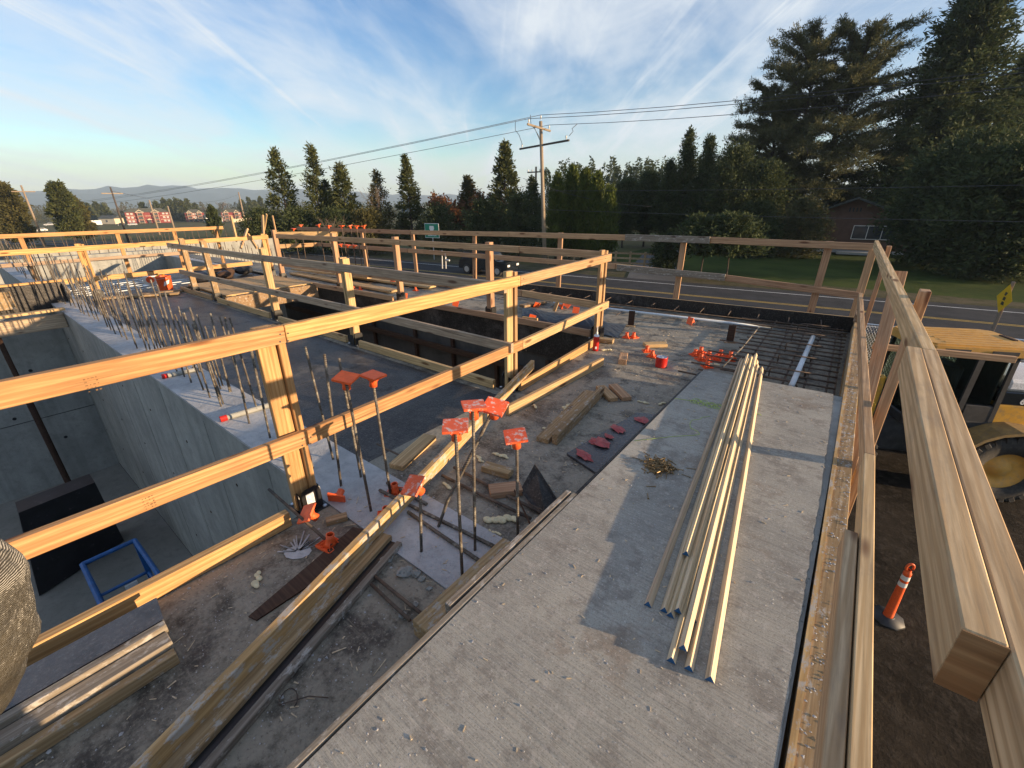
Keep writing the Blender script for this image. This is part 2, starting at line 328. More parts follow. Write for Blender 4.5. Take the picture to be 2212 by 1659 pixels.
def m_broom():
    m, nt, N, L, B = newmat('broom_finished_concrete'); p = geo(N)
    base = mixc(N, L, ramp(N, L, noise(N, L, p, 1.1, 7, 0.6), 0.35, 0.68), (0.295, 0.285, 0.25), (0.42, 0.40, 0.34))
    line = noise(N, L, mapped(N, L, p, (3.0, 95.0, 3.0), 0.06), 1.0, 4, 0.65)
    base = mixc(N, L, ramp(N, L, line, 0.46, 0.72, 0, 0.42), base, (0.165, 0.158, 0.15))
    line2 = noise(N, L, mapped(N, L, p, (2.0, 240.0, 3.0), 0.06), 1.0, 3, 0.6)
    base = mixc(N, L, ramp(N, L, line2, 0.5, 0.72, 0, 0.35), base, (0.46, 0.44, 0.40))
    blot = noise(N, L, p, 7.5, 7, 0.72); base = mixc(N, L, ramp(N, L, blot, 0.47, 0.64, 0, 0.7), base, (0.20, 0.18, 0.155)); blot2 = noise(N, L, p, 21, 6, 0.7); base = mixc(N, L, ramp(N, L, blot2, 0.54, 0.66, 0, 0.6), base, (0.46, 0.43, 0.38))
    st = noise(N, L, p, 2.6, 6, 0.7); base = mixc(N, L, ramp(N, L, st, 0.58, 0.70, 0, 0.5), base, (0.21, 0.155, 0.11))
    sp = N.new('ShaderNodeTexVoronoi'); sp.inputs['Scale'].default_value = 34; L.new(mapped(N, L, p, (0.8, 1.3, 1)), sp.inputs[0])
    clump = ramp(N, L, noise(N, L, p, 4.2, 5, 0.6), 0.42, 0.66)
    mu = N.new('ShaderNodeMath'); mu.operation = 'MULTIPLY'; L.new(ramp(N, L, sp.outputs['Distance'], 0.17, 0.06), mu.inputs[0]); L.new(clump, mu.inputs[1])
    base = mixc(N, L, mu.outputs[0], base, (0.60, 0.58, 0.54))
    grit = noise(N, L, p, 160, 3, 0.7); base = mixc(N, L, ramp(N, L, grit, 0.52, 0.68, 0, 0.6), base, (0.13, 0.125, 0.11)); grit2 = noise(N, L, p, 85, 5, 0.75); base = mixc(N, L, ramp(N, L, grit2, 0.56, 0.66, 0, 0.65), base, (0.52, 0.50, 0.45)); base = mixc(N, L, ramp(N, L, grit2, 0.44, 0.34, 0, 0.5), base, (0.15, 0.145, 0.13))
    L.new(base, B.inputs['Base Color']); B.inputs['Roughness'].default_value = 0.88; B.inputs['Specular IOR Level'].default_value = 0.25
    ad = N.new('ShaderNodeMath'); ad.operation = 'ADD'; L.new(line, ad.inputs[0]); L.new(mu.outputs[0], ad.inputs[1])
    bump(N, L, ad.outputs[0], 0.55, 0.004, B); return m
BROOM = m_broom()
def m_deck(name, dark, dust, lo=0.42, hi=0.66, rough=0.7, scr=0.5, spec=0.3, white=0.5):
    m, nt, N, L, B = newmat(name); p = geo(N)
    n = noise(N, L, p, 2.0, 9, 0.68, 0.4); n2 = noise(N, L, p, 16, 8, 0.72)
    ad = N.new('ShaderNodeMath'); ad.operation = 'MULTIPLY_ADD'; L.new(n2, ad.inputs[0]); ad.inputs[1].default_value = 0.45; L.new(n, ad.inputs[2])
    f = ramp(N, L, ad.outputs[0], lo+0.2, hi+0.22)
    c = mixc(N, L, f, dark, dust)
    c = mixc(N, L, ramp(N, L, noise(N, L, p, 5.5, 7, 0.7), 0.48, 0.66, 0, 0.75), c, tuple(0.45*q for q in dark)); hf = noise(N, L, p, 60, 6, 0.78); c = mixc(N, L, ramp(N, L, hf, 0.50, 0.66, 0, 0.55), c, tuple(min(1, 1.35*q) for q in dust)); c = mixc(N, L, ramp(N, L, hf, 0.46, 0.34, 0, 0.6), c, tuple(0.6*q for q in dark))
    s1 = noise(N, L, mapped(N, L, p, (1.2, 14, 1), 0.5), 1.0, 6, 0.7); c = mixc(N, L, ramp(N, L, s1, 0.6, 0.72, 0, scr), c, tuple(min(1, 1.5*q) for q in dust))
    sp = noise(N, L, p, 48, 5, 0.75); c = mixc(N, L, ramp(N, L, sp, 0.62, 0.70, 0, white), c, (0.42, 0.41, 0.39))
    L.new(c, B.inputs['Base Color']); B.inputs['Specular IOR Level'].default_value = spec
    L.new(ramp(N, L, f, 0, 1, rough-0.2, min(0.95, rough+0.15)), B.inputs['Roughness'])
    bump(N, L, n2, 0.7, 0.010, B); return m
DECKD = m_deck('dusty_form_deck', (0.074, 0.066, 0.055), (0.285, 0.26, 0.21), 0.34, 0.54)
DECKN = m_deck('dark_dusty_form_deck', (0.066, 0.057, 0.046), (0.27, 0.242, 0.19), 0.36, 0.56)
DECKP = m_deck('dark_film_faced_ply', (0.024, 0.023, 0.024), (0.14, 0.133, 0.125), 0.46, 0.72, rough=0.6, scr=0.55, spec=0.3, white=0.2)
FORMP = m_deck('oiled_form_ply', (0.022, 0.020, 0.019), (0.10, 0.09, 0.08), 0.5, 0.7, rough=0.6, white=0.25)
FILMP = m_deck('smooth_film_faced_panel', (0.055, 0.055, 0.062), (0.09, 0.09, 0.095), 0.5, 0.9, rough=0.42, scr=0.1, spec=0.55, white=0.25)
def m_ground(name, a, b, scale=0.4, c3=None, bumpk=0.6, lo=0.35, hi=0.65):
    m, nt, N, L, B = newmat(name); p = geo(N)
    n = noise(N, L, p, scale, 9, 0.65); c = mixc(N, L, ramp(N, L, n, lo, hi), a, b)
    n2 = noise(N, L, p, scale*9, 8, 0.7); c = mixc(N, L, ramp(N, L, n2, 0.45, 0.72, 0, 0.6), c, c3 or tuple(0.5*q for q in a))
    L.new(c, B.inputs['Base Color']); B.inputs['Roughness'].default_value = 0.95; B.inputs['Specular IOR Level'].default_value = 0.1
    bump(N, L, n2, bumpk, 0.08, B); return m
DIRT = m_ground('shaded_site_dirt', (0.014, 0.011, 0.008), (0.032, 0.025, 0.018), 0.8, (0.065, 0.054, 0.042))  # soil colour lowered to hold the shade beside the deck
FIELD = m_ground('winter_field_grass', (0.11, 0.085, 0.035), (0.085, 0.095, 0.03), 0.05, (0.16, 0.12, 0.06))
LAWN = m_ground('lawn_grass_base', (0.030, 0.050, 0.010), (0.055, 0.078, 0.016), 0.25, (0.075, 0.075, 0.025))
VERGE = m_ground('rough_verge', (0.05, 0.055, 0.02), (0.11, 0.09, 0.055), 0.7, (0.15, 0.12, 0.08))
ASPH = m_ground('asphalt', (0.040, 0.041, 0.043), (0.058, 0.058, 0.059), 1.2, (0.075, 0.074, 0.073), 0.2)
ASPHL = m_ground('pale_asphalt_drive', (0.10, 0.10, 0.10), (0.13, 0.13, 0.125), 0.5, (0.16, 0.155, 0.15), 0.2)
LINEW = m_plain('white_road_paint', (0.62, 0.62, 0.60), 0.7, 0, 0.15, 3)
LINEY = m_plain('yellow_road_paint', (0.50, 0.33, 0.06), 0.7, 0, 0.15, 3)
HILLM = m_ground('wooded_hills', (0.016, 0.028, 0.030), (0.026, 0.040, 0.040), 0.004, (0.035, 0.05, 0.048), 0.2)  # blue of the hazy distance tinted into the woodland green
def m_leaf(name, a, b, rough=0.75, trans=0.25):
    m, nt, N, L, B = newmat(name); g = N.new('ShaderNodeNewGeometry')
    c = mixc(N, L, g.outputs['Random Per Island'], a, b)
    n = noise(N, L, coords(N, L, (1, 1, 1)), 0.55, 4, 0.6); c = mixc(N, L, ramp(N, L, n, 0.35, 0.7, 0, 0.6), c, tuple(0.6*q for q in a))
    L.new(c, B.inputs['Base Color']); B.inputs['Roughness'].default_value = rough; B.inputs['Specular IOR Level'].default_value = 0.15
    if trans:
        t = N.new('ShaderNodeBsdfTranslucent'); L.new(c, t.inputs[0]); ms = N.new('ShaderNodeMixShader'); ms.inputs[0].default_value = trans
        L.new(B.outputs[0], ms.inputs[1]); L.new(t.outputs[0], ms.inputs[2]); L.new(ms.outputs[0], N['Material Output'].inputs[0])
    return m
PINE = m_leaf('pine_needles', (0.060, 0.078, 0.026), (0.11, 0.115, 0.040))
FIR = m_leaf('fir_needles', (0.050, 0.072, 0.030), (0.090, 0.105, 0.042))
CEDAR = m_leaf('cedar_needles', (0.095, 0.105, 0.048), (0.16, 0.145, 0.065))
CYPR = m_leaf('cypress_sprays', (0.065, 0.095, 0.018), (0.12, 0.14, 0.03))
RUSSET = m_leaf('dry_oak_leaves', (0.10, 0.045, 0.022), (0.16, 0.075, 0.035))
HEDGE = m_leaf('dark_hedge_leaves', (0.048, 0.068, 0.028), (0.088, 0.104, 0.040))
OLIVE = m_leaf('olive_green_leaves', (0.075, 0.075, 0.025), (0.12, 0.105, 0.04))
TWIG = m_plain('bare_twigs', (0.16, 0.125, 0.095), 0.9, 0, 0.25, 2)
BARK = m_plain('tree_bark', (0.075, 0.055, 0.042), 0.95, 0, 0.3, 6, bumpk=0.6)
POLEW = m_wood('weathered_pole_wood', (0.34, 0.27, 0.20), (0.23, 0.17, 0.12), axis=(0, 0, 1), dirtamt=0.4, knots=False)
POLED = m_plain('dark_treated_arm', (0.07, 0.055, 0.045), 0.8, 0, 0.3, 6)
WIRE = m_plain('power_cable', (0.05, 0.05, 0.055), 0.5)
HOUSEW = m_plain('brown_house_siding', (0.13, 0.075, 0.055), 0.85, 0, 0.15, 1.5)
TRIM = m_plain('pale_house_trim', (0.42, 0.43, 0.42), 0.6)
JACKET = None
def m_knit():
    m, nt, N, L, B = newmat('olive_ribbed_knit'); v = coords(N, L, (1, 1, 1), rand=False)
    w = N.new('ShaderNodeTexWave'); w.bands_direction = 'Z'; w.inputs['Scale'].default_value = 150; w.inputs['Distortion'].default_value = 3.0; w.inputs['Detail'].default_value = 2; L.new(v, w.inputs[0])
    n = noise(N, L, v, 45, 5, 0.7); c = mixc(N, L, ramp(N, L, n, 0.35, 0.7), (0.014, 0.011, 0.005), (0.05, 0.038, 0.016))
    c = mixc(N, L, ramp(N, L, w.outputs[1], 0.2, 0.8, 0, 0.3), c, (0.055, 0.042, 0.018))
    L.new(c, B.inputs['Base Color']); B.inputs['Roughness'].default_value = 0.95; B.inputs['Specular IOR Level'].default_value = 0.1
    B.inputs['Sheen Weight'].default_value = 0.3; bump(N, L, w.outputs[1], 0.8, 0.004, B); return m
KNIT = m_knit()
SKIN = m_plain('skin', (0.55, 0.32, 0.23), 0.5); HAIR = m_plain('dark_hair', (0.03, 0.02, 0.015), 0.6); DENIM = m_plain('work_trousers', (0.05, 0.06, 0.09), 0.9, 0, 0.2, 20)
def m_glass():
    m, nt, N, L, B = newmat('cab_glass'); B.inputs['Base Color'].default_value = (0.55, 0.65, 0.6, 1); B.inputs['Roughness'].default_value = 0.03
    B.inputs['Transmission Weight'].default_value = 1.0; B.inputs['IOR'].default_value = 1.1; return m
GLASS = m_glass()
# ------------------------------------------------------------------ setting: land, road, hills
def sstep(a, b, t):
    t = min(1, max(0, (t-a)/(b-a))); return t*t*(3-2*t)
def gz(x, y):
    t = -0.972*x + 0.235*y
    return -3.6 - 0.5*sstep(21, 15, y)*sstep(-60, -20, x) - 5.2*sstep(60, 260, t)
def hit(x, y):
    """where a sight line meets the land"""
    r = _ray(x, y); lo = None
    for i in range(1, 4000):
        d = i*0.25 if i < 2000 else 500 + (i-2000)*2
        p = CAM + r*(d/math.hypot(r[0], r[1]))
        if p[2] <= gz(p[0], p[1]): return V((p[0], p[1], gz(p[0], p[1])))
    return V(p)
ROAD = lambda x: 27.95 + 0.117*x
def land():
    a = [0, 3, 6, 9, 12, 15, 18, 21, 24, 27, 30, 33, 36, 40, 45, 50, 60, 70, 80, 95, 110, 130, 150, 175, 200, 230, 260, 300, 350, 420, 520, 700, 1000, 1500, 2500, 4800]
    xs = sorted({-q for q in a} | set(a)); ys = xs
    vs = [(x, y, gz(x, y)) for y in ys for x in xs]; n = len(xs); fs = []; mi = []
    for j in range(len(ys)-1):
        for i in range(n-1):
            fs.append((j*n+i, j*n+i+1, (j+1)*n+i+1, (j+1)*n+i)); x, y = (xs[i]+xs[i+1])/2, (ys[j]+ys[j+1])/2
            off = y-ROAD(x)
            if off > 9 and x > -22 and off < 60: k = 2
            elif abs(off) < 9.5: k = 3
            elif -42 < x < 60 and off < 0 and y > -40: k = 0
            else: k = 1
            mi.append(k)
    o = soup('ground', vs, fs, [DIRT, FIELD, LAWN, VERGE]); o['kind'] = 'structure'
    o.data.polygons.foreach_set('material_index', mi)
land()
def strip(name, off0, off1, lift, mat, x0=-420, x1=260, step=6):
    vs, fs = [], []; x = x0; k = 0
    while x <= x1:
        for o_ in (off0, off1): y = ROAD(x)+o_; vs.append((x, y, -3.6-5.2*sstep(60, 260, -0.972*x+0.235*y)+lift))
        if k: fs.append((2*k-2, 2*k-1, 2*k+1, 2*k))
        k += 1; x += step
    o = soup(name, vs, fs, mat); o['kind'] = 'structure'; return o
strip('road', -4.7, 4.7, 0.05, ASPH)
for a_, b_, mt in ((-3.45, -3.33, LINEW), (3.40, 3.52, LINEW), (-0.17, -0.07, LINEY), (0.07, 0.17, LINEY)): strip('road_marking', a_, b_, 0.056, mt)
def drive():
    pts = [(-11.5, ROAD(-11.5)+4.6), (-14, 38), (-16.5, 46), (-18.5, 58), (-20, 75)]; vs = []
    for i, (x, y) in enumerate(pts): vs += [(x-2.0, y, -3.56), (x+2.0, y, -3.56)]
    o = soup('driveway', vs, [(2*i, 2*i+1, 2*i+3, 2*i+2) for i in range(len(pts)-1)], ASPHL); o['kind'] = 'structure'
drive()
def hills():
    vs, fs = [], []; n = 160; rows = 6
    prof = [(-125, .4), (-104, .55), (-98, .5), (-90, .6), (-84, .9), (-78, 1.15), (-74.5, 1.35), (-71, 1.2), (-66, 1.12), (-60, 1.18), (-54, 0.85), (-48, .70), (-44, .75), (-40, .6), (-34, .75), (-28, .7), (-20, .45), (-5, .4), (30, .35)]
    for j in range(rows):
        t = j/(rows-1)
        for i in range(n+1):
            az = -125 + 155*i/n
            k = max(q for q in range(len(prof)-1) if prof[q][0] <= az + 1e-6); (a0, h0), (a1, h1) = prof[k], prof[k+1]
            u = (az-a0)/(a1-a0); u = u*u*(3-2*u); h = h0+(h1-h0)*u + 0.05*math.sin(az*2.3) + 0.03*math.sin(az*5.1+1)
            d = 3200 + 900*t + 120*math.sin(i*0.7+j*2)*math.sin(t*3.1)
            z = -12 + (math.tan(math.radians(1.42*h))*3900+12)*math.sin(t*math.pi/2)**1.1 + 14*math.sin(i*1.9+j*1.3)*math.sin(math.pi*t)
            vs.append((d*math.sin(math.radians(az)), d*math.cos(math.radians(az)), z))
    for j in range(rows-1):
        for i in range(n): fs.append((j*(n+1)+i, j*(n+1)+i+1, (j+1)*(n+1)+i+1, (j+1)*(n+1)+i))
    o = soup('hills', vs, fs, HILLM); o['kind'] = 'structure'; o.data.polygons.foreach_set('use_smooth', [True]*len(o.data.polygons))
hills()
# ------------------------------------------------------------------ the building under construction
def slabbox(name, x0, x1, y0, y1, z0, z1, mat, parent=None, bev=0.0):
    c = V(((x0+x1)/2, (y0+y1)/2, (z0+z1)/2)); mw = M.Translation(c)
    return MB().box((0, 0, 0), (x1-x0, y1-y0, z1-z0), None, bev).build(name, mat, parent, world_in(parent, mw))
def panel(name, pts, z0, z1, mat, parent=None):
    """flat plate with an outline in plan"""
    cx = sum(p[0] for p in pts)/len(pts); cy = sum(p[1] for p in pts)/len(pts)
    b = MB().prism([(p[0]-cx, p[1]-cy) for p in pts], (0, 0, 0), (1, 0, 0), (0, 1, 0), (0, 0, 1), z1-z0)
    return b.build(name, mat, parent, world_in(parent, M.Translation((cx, cy, z0))))
# main concrete wall with the rows of bars
WALL = thing('concrete_wall', 'long grey concrete wall beside the near pit with rows of bare bars in its top', 'concrete wall', (-11, 1.17, -3.4))
slabbox('wall_body', -21.5, -0.95, 0.97, 1.372, -3.4, -0.012, WALLC, WALL)
slabbox('wall_top', -21.5, -0.95, 0.965, 1.376, -0.012, 0.008, WALLTOP, WALL)
for k in range(9):
    MB().box((0, 0, 0), (.004, .003, 3.3)).build('form_seam', FLOORC, WALL, world_in(WALL, M.Translation((-3.0-k*1.22, .9695, -1.75))))
    for z_ in (-.6, -1.5, -2.5): MB().cyl((0, 0, 0), (0, .004, 0), .014, n=10).build('tie_hole', BROWN, WALL, world_in(WALL, M.Translation((-2.6-k*1.22, .9655, z_))))
def rebar(name, pts, r=0.0085, parent=None, mat=None, n=7):
    p0 = V(pts[0]); b = MB().tube([V(p)-p0 for p in pts], r, n)
    return b.build(name, mat or REBAR, parent, world_in(parent, M.Translation(p0)))
# formwork deck on this side, round the wall and out to the far edge
DECK = thing('formwork_deck', 'dusty plywood formwork deck strewn with offcuts, between the poured slab and the pits', 'formwork deck', (-1.7, 2.5, -0.1))
panel('plywood_sheet', [(-2.2, -2.2), (-0.93, -2.2), (-0.93, 0.962), (-2.2, 0.962)], -0.02, 0.0, DECKN, DECK)
panel('plywood_sheet', [(-2.36, 1.379), (-0.93, 1.379), (-0.93, 3.14), (-2.36, 2.93)], -0.02, 0.0, DECKD, DECK)
panel('plywood_sheet', [(-2.36, 2.935), (-0.93, 3.146), (-0.93, 4.4), (-2.36, 4.4)], -0.02, 0.0, DECKD, DECK)
panel('plywood_sheet', [(-2.36, 4.404), (0.13, 4.404), (0.13, 7.28), (-2.36, 7.06)], -0.02, -0.001, DECKD, DECK)
panel('plywood_sheet', [(-0.93, 4.0), (0.13, 4.0), (0.13, 4.40), (-0.93, 4.40)], -0.02, -0.002, DECKD, DECK)
panel('plywood_sheet', [(-11.4, 5.02), (-2.364, 5.02), (-2.364, 7.06), (-11.4, 6.15)], -0.02, 0.0, DECKD, DECK)
panel('plywood_sheet', [(-20.5, 5.4), (-11.404, 5.02), (-11.404, 6.15), (-20.5, 5.6)], -0.02, -0.001, DECKD, DECK)
MB().box((0, 0, 0), (9.5, 0.07, 0.4)).build('edge_beam', FORMP, DECK, world_in(DECK, M.Translation((-6.9, 5.06, -0.225))))
panel('pocket_sheet', [(-1.15, 4.22), (0.145, 4.22), (0.10, 7.26), (-1.05, 7.15)], 0.0005, 0.0045, DECKN, DECK)
PLATE = thing('ply_deck', 'dark shiny film faced plywood deck between the wall bars and the middle opening', 'ply deck', (-6.8, 2.1, -0.1))
for i, (a_, b_) in enumerate([(-11.3, -8.9), (-8.896, -6.5), (-6.496, -4.1), (-4.096, -2.364)]): slabbox('plywood_sheet', a_, b_, 1.379, 2.80, -0.02, 0.0-0.0006*(i % 2), DECKP, PLATE)
slabbox('plywood_strip', -11.3, -2.364, 2.803, 2.93, -0.03, -0.002, DECKD, PLATE)
slabbox('edge_beam', -11.3, -2.38, 2.86, 2.93, -0.45, -0.031, FORMP, PLATE)
# pits
PIT = thing('pit_wall', 'shaded concrete end wall with tie holes at the far end of the near pit', 'concrete wall', (-11.7, -1, -3.4))
slabbox('wall_body', -11.75, -11.4, -5, 0.966, -3.4, -0.35, WALLC, PIT)
for y_, z_ in ((-0.75, -1.2), (-0.1, -1.9), (0.4, -2.5), (-0.9, -2.3), (0.35, -1.1)): MB().cyl((0, 0, 0), (0.006, 0, 0), 0.028).build('tie_hole', BLACK, PIT, world_in(PIT, M.Translation((-11.402, y_, z_))))
slabbox('pour_joint', -11.401, -11.396, -5, 0.96, -2.02, -2.008, DARK, PIT)
f_ = slabbox('pit_floor', -24, 0.2, -6, 0.965, -3.6, -3.4, FLOORC); f_['kind'] = 'structure'
f_ = slabbox('pit_floor', -24, 0.2, 1.375, 7.0, -3.6, -3.42, FLOORC); f_['kind'] = 'structure'
# side of the near pit below the near deck, and walls of the middle opening
W2 = thing('pit_wall', 'shaded concrete wall under the near deck closing the pit towards the slab', 'concrete wall', (-2.0, -1, -3.4)); slabbox('wall_body', -2.15, -1.8, -6, 0.966, -3.4, -0.03, WALLC, W2)
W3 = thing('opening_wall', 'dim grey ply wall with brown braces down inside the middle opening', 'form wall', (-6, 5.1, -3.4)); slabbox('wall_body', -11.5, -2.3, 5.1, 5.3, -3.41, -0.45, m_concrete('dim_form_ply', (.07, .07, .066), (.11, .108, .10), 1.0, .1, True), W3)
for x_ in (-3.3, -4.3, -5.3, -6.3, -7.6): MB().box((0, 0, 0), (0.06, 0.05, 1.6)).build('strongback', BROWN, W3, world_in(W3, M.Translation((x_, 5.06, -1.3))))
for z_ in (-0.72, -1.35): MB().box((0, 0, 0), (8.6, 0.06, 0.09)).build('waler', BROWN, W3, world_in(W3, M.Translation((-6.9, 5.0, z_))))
W4 = thing('opening_wall', 'dark concrete end wall of the middle opening below the corner with the red can', 'concrete wall', (-2.2, 4, -3.4)); slabbox('wall_body', -2.34, -2.1, 2.95, 5.0, -3.41, -0.03, WALLC, W4)
slabbox('edge_beam', -2.42, -2.345, 2.95, 4.98, -0.42, -0.024, FORMP, W4)
# poured slab
SLAB = thing('concrete_slab', 'poured grey concrete slab with broom marks, under the bundle of pale wood strips', 'concrete slab', (-0.4, 1.5, 0))
def slab():
    b = MB(); e = [(-0.902, -2.0), (-0.898, 0.2), (-0.905, 2.2), (-0.918, 4.075), (-0.4, 4.10), (0.082, 4.125), (0.10, 3.6), (0.122, 2.6), (0.140, 1.4), (0.148, 0.6), (0.15, -2.0)]
    rnd = random.Random(3); pts = []
    for (x0, y0), (x1, y1) in zip(e, e[1:]+e[:1]):
        n = max(1, int(math.hypot(x1-x0, y1-y0)/0.03)) if (x0 > 0.05 and x1 > 0.05) else 4
        for i in range(n): t = i/n; pts.append((x0+(x1-x0)*t + (rnd.uniform(-.004, .003) if n > 4 else 0), y0+(y1-y0)*t))
    b.prism([(x+0.4, y-1.5) for x, y in pts], (0, 0, 0), (1, 0, 0), (0, 1, 0), (0, 0, 1), 0.2)
    return b.build('slab_body', BROOM, SLAB)
slab()
lip = slabbox('mortar_lip', 0.06, 0.151, -1.2, 4.12, 0.10, 0.192, WALLC, SLAB)
EDGE = thing('edge_form', 'thin grey wood strip edging the left side of the poured slab', 'form strip', (-0.93, 1, 0))
board('strip', (-0.922, -2.0, 0.1), (-0.922, 1.72, 0.1), 0.198, 0.026, GREY, EDGE); board('strip', (-0.930, 1.70, 0.09), (-0.942, 4.06, 0.09), 0.17, 0.02, FORMP, EDGE)
tag(board('form_strip', (-0.962, 0.80, 0.118), (-0.962, 1.72, 0.118), 0.16, 0.030, GREY), 'short grey wood strip with a frayed end screwed along the slab edge', 'form strip')
tag(board('timber_block', (-1.04, 0.72, 0.052), (-1.045, 1.31, 0.052), 0.085, 0.10, USED), 'brown mortar spotted timber lying against the slab beside the row of bars', 'timber')
# right hand edge form
FR = thing('slab_form', 'mortar spattered lumber form along the right edge of the poured slab', 'edge form', (0.2, 3, 0))
MB().box((0, 0, 0), (8.6, 0.019, 0.55)).build('plywood_face', SPLAT, FR, world_in(FR, M.Translation((0.162, 3.1, -0.071)) @ M.Rotation(math.pi/2+0.006, 4, 'Z')))
board('form_lumber', (0.226, -1.2, 0.18), (0.174, 7.25, 0.18), 0.038, 0.095, USED, FR)
board('waler', (0.235, -1.2, -0.2), (0.183, 7.25, -0.2), 0.09, 0.07, USED, FR)
tag(board('timber_block', (0.155, 7.0, 0.255), (0.155, 7.28, 0.255), 0.10, 0.09, USED), 'short upright timber block on the far corner of the slab form', 'timber')
# far edge form, skewed with the road
FA, FB = (0.12, 7.32), (-12.0, 6.10)
FF = thing('edge_form', 'black stained plywood edge form along the road side of the deck', 'edge form', (-4, 7, 0))
def alongf(t, off, z): 
    dx, dy = FB[0]-FA[0], FB[1]-FA[1]; l = math.hypot(dx, dy); return V((FA[0]+dx*t+(dy/l)*-off*-1*-1, FA[1]+dy*t-(dx/l)*off, z))
board('plywood_face', alongf(0, 0, 0.0), alongf(1, 0, 0.0), 0.40, 0.02, FORMP, FF)
board('plywood_edge', alongf(0, 0.004, 0.202), alongf(1, 0.004, 0.202), 0.004, 0.022, PALE, FF)
board('waler', alongf(0, 0.06, 0.12), alongf(1, 0.06, 0.12), 0.09, 0.09, USED, FF)
# ------------------------------------------------------------------ guard rails
def rail(parent, A, B, q0, q1, mat, name='rail', w=0.089, t=0.038, e0=0.0, e1=0.0, side=1, off=0.0, z=None):
    """board whose top front edge runs between two sight lines on the vertical plane A-B; side: where the thickness goes"""
    p0, p1 = onv(*q0, A, B), onv(*q1, A, B)
    if z is not None: p0.z, p1.z = z
    d = (p1-p0).normalized(); p0 = p0 - d*e0; p1 = p1 + d*e1
    n = V((-(B[1]-A[1]), B[0]-A[0], 0)).normalized()*side
    s = n*(t/2+off) + V((0, 0, -w/2))
    return board(name, p0+s, p1+s, w, t, mat, parent)
def post(parent, x, y, z0, z1, mat, wx=0.089, wy=0.038, name='post', lean=(0, 0)):
    return board(name, (x, y, z0), (x+lean[0], y+lean[1], z1), wx, wy, mat, parent, up=(1, 0, 0))
def bracket(parent, x, y, z=0.0, rot=0.0, sticker=False):
    """black steel post base: plate with four rounded upright ears and screws"""
    b = MB(); b.box((0, 0, 0.004), (0.19, 0.16, 0.008), None, 0.002)
    ear = [(-.055, 0), (.055, 0), (.055, .12), (.047, .142), (.03, .15), (-.03, .15), (-.047, .142), (-.055, .12)]
    b.prism(ear, (0.060, 0, .008), (0, 1, 0), (0, 0, 1), (1, 0, 0), 0.006); b.prism(ear, (-0.066, 0, .008), (0, 1, 0), (0, 0, 1), (1, 0, 0), 0.006)
    b.prism([(u*.9, v*.85) for u, v in ear], (0, 0.058, .008), (1, 0, 0), (0, 0, 1), (0, 1, 0), 0.006); b.prism([(u*.9, v*.85) for u, v in ear], (0, -0.064, .008), (1, 0, 0), (0, 0, 1), (0, 1, 0), 0.006)
    o = b.build('post_bracket', BLACK, parent, world_in(parent, M.Translation((x, y, z)) @ M.Rotation(rot, 4, 'Z')))
    s = MB()
    for sx, sy in ((.082, .055), (.082, -.055), (-.082, .055), (-.082, -.055)): s.cyl((sx, sy, .008), (sx, sy, .014), .012, n=10)
    s.build('screw', GALV, o)
    if sticker: MB().box((0.068, -0.01, 0.085), (0.003, 0.045, 0.085)).build('sticker', STICK, o)
    return o
rs = random.Random(9); STAMP = m_plain('grade_stamp_ink', (.16, .085, .035), .8); BROWN2 = m_wood('end_grain_wood', (.46, .28, .13), (.30, .155, .065), knots=False)
# 1. near rail, along the pit on the left
A1, B1 = (-2.155, 0.83), (-2.42, 5.0)
G1 = thing('guard_rail', 'nearest bright orange lumber guard rail running past the wall bars to the red can', 'guard rail', (-2.25, 2, 0))
rail(G1, A1, B1, (0, 826), (612, 703), NEW, 'top_rail', e0=1.0); rail(G1, A1, B1, (613, 703), (1124.5, 595.5), NEW, 'top_rail', e0=-.002); rail(G1, A1, B1, (1125, 595.5), (1322, 548), PALE, 'top_rail', e0=-.002)
rail(G1, A1, B1, (75, 1153), (661, 931), NEW, 'mid_rail', e0=1.0); rail(G1, A1, B1, (662, 931), (1129.5, 735), NEW, 'mid_rail', e0=-.002); rail(G1, A1, B1, (1130, 735), (1316, 650), PALE, 'mid_rail', e0=-.002)
board('toe_board', (-2.20, -1.6, 0.05), (-2.165, 0.74, 0.05), 0.089, 0.05, NEW, G1)
board('toe_board', (-2.26, 2.99, 0.048), (-2.385, 4.78, 0.048), 0.089, 0.038, NEW, G1)
def dpost(parent, x, y, zt, mat, zb=0.02, brk=True, sticker=False, rot=0.0):
    """two studs side by side standing in a steel base"""
    board('post', (x, y-0.031, zb), (x, y-0.031, zt), 0.038, 0.089, mat, parent, up=(1, 0, 0))
    board('post', (x-0.004, y+0.034, zb), (x-0.004, y+0.034, zt-0.01), 0.089, 0.038, mat, parent, up=(1, 0, 0))
    if brk: bracket(parent, x, y, 0.0, rot, sticker)
dpost(G1, -2.235, 0.885, 1.10, NEWZ, sticker=True)
dpost(G1, -2.372, 3.00, 1.11, PALE); dpost(G1, -2.49, 4.98, 1.12, PALE)
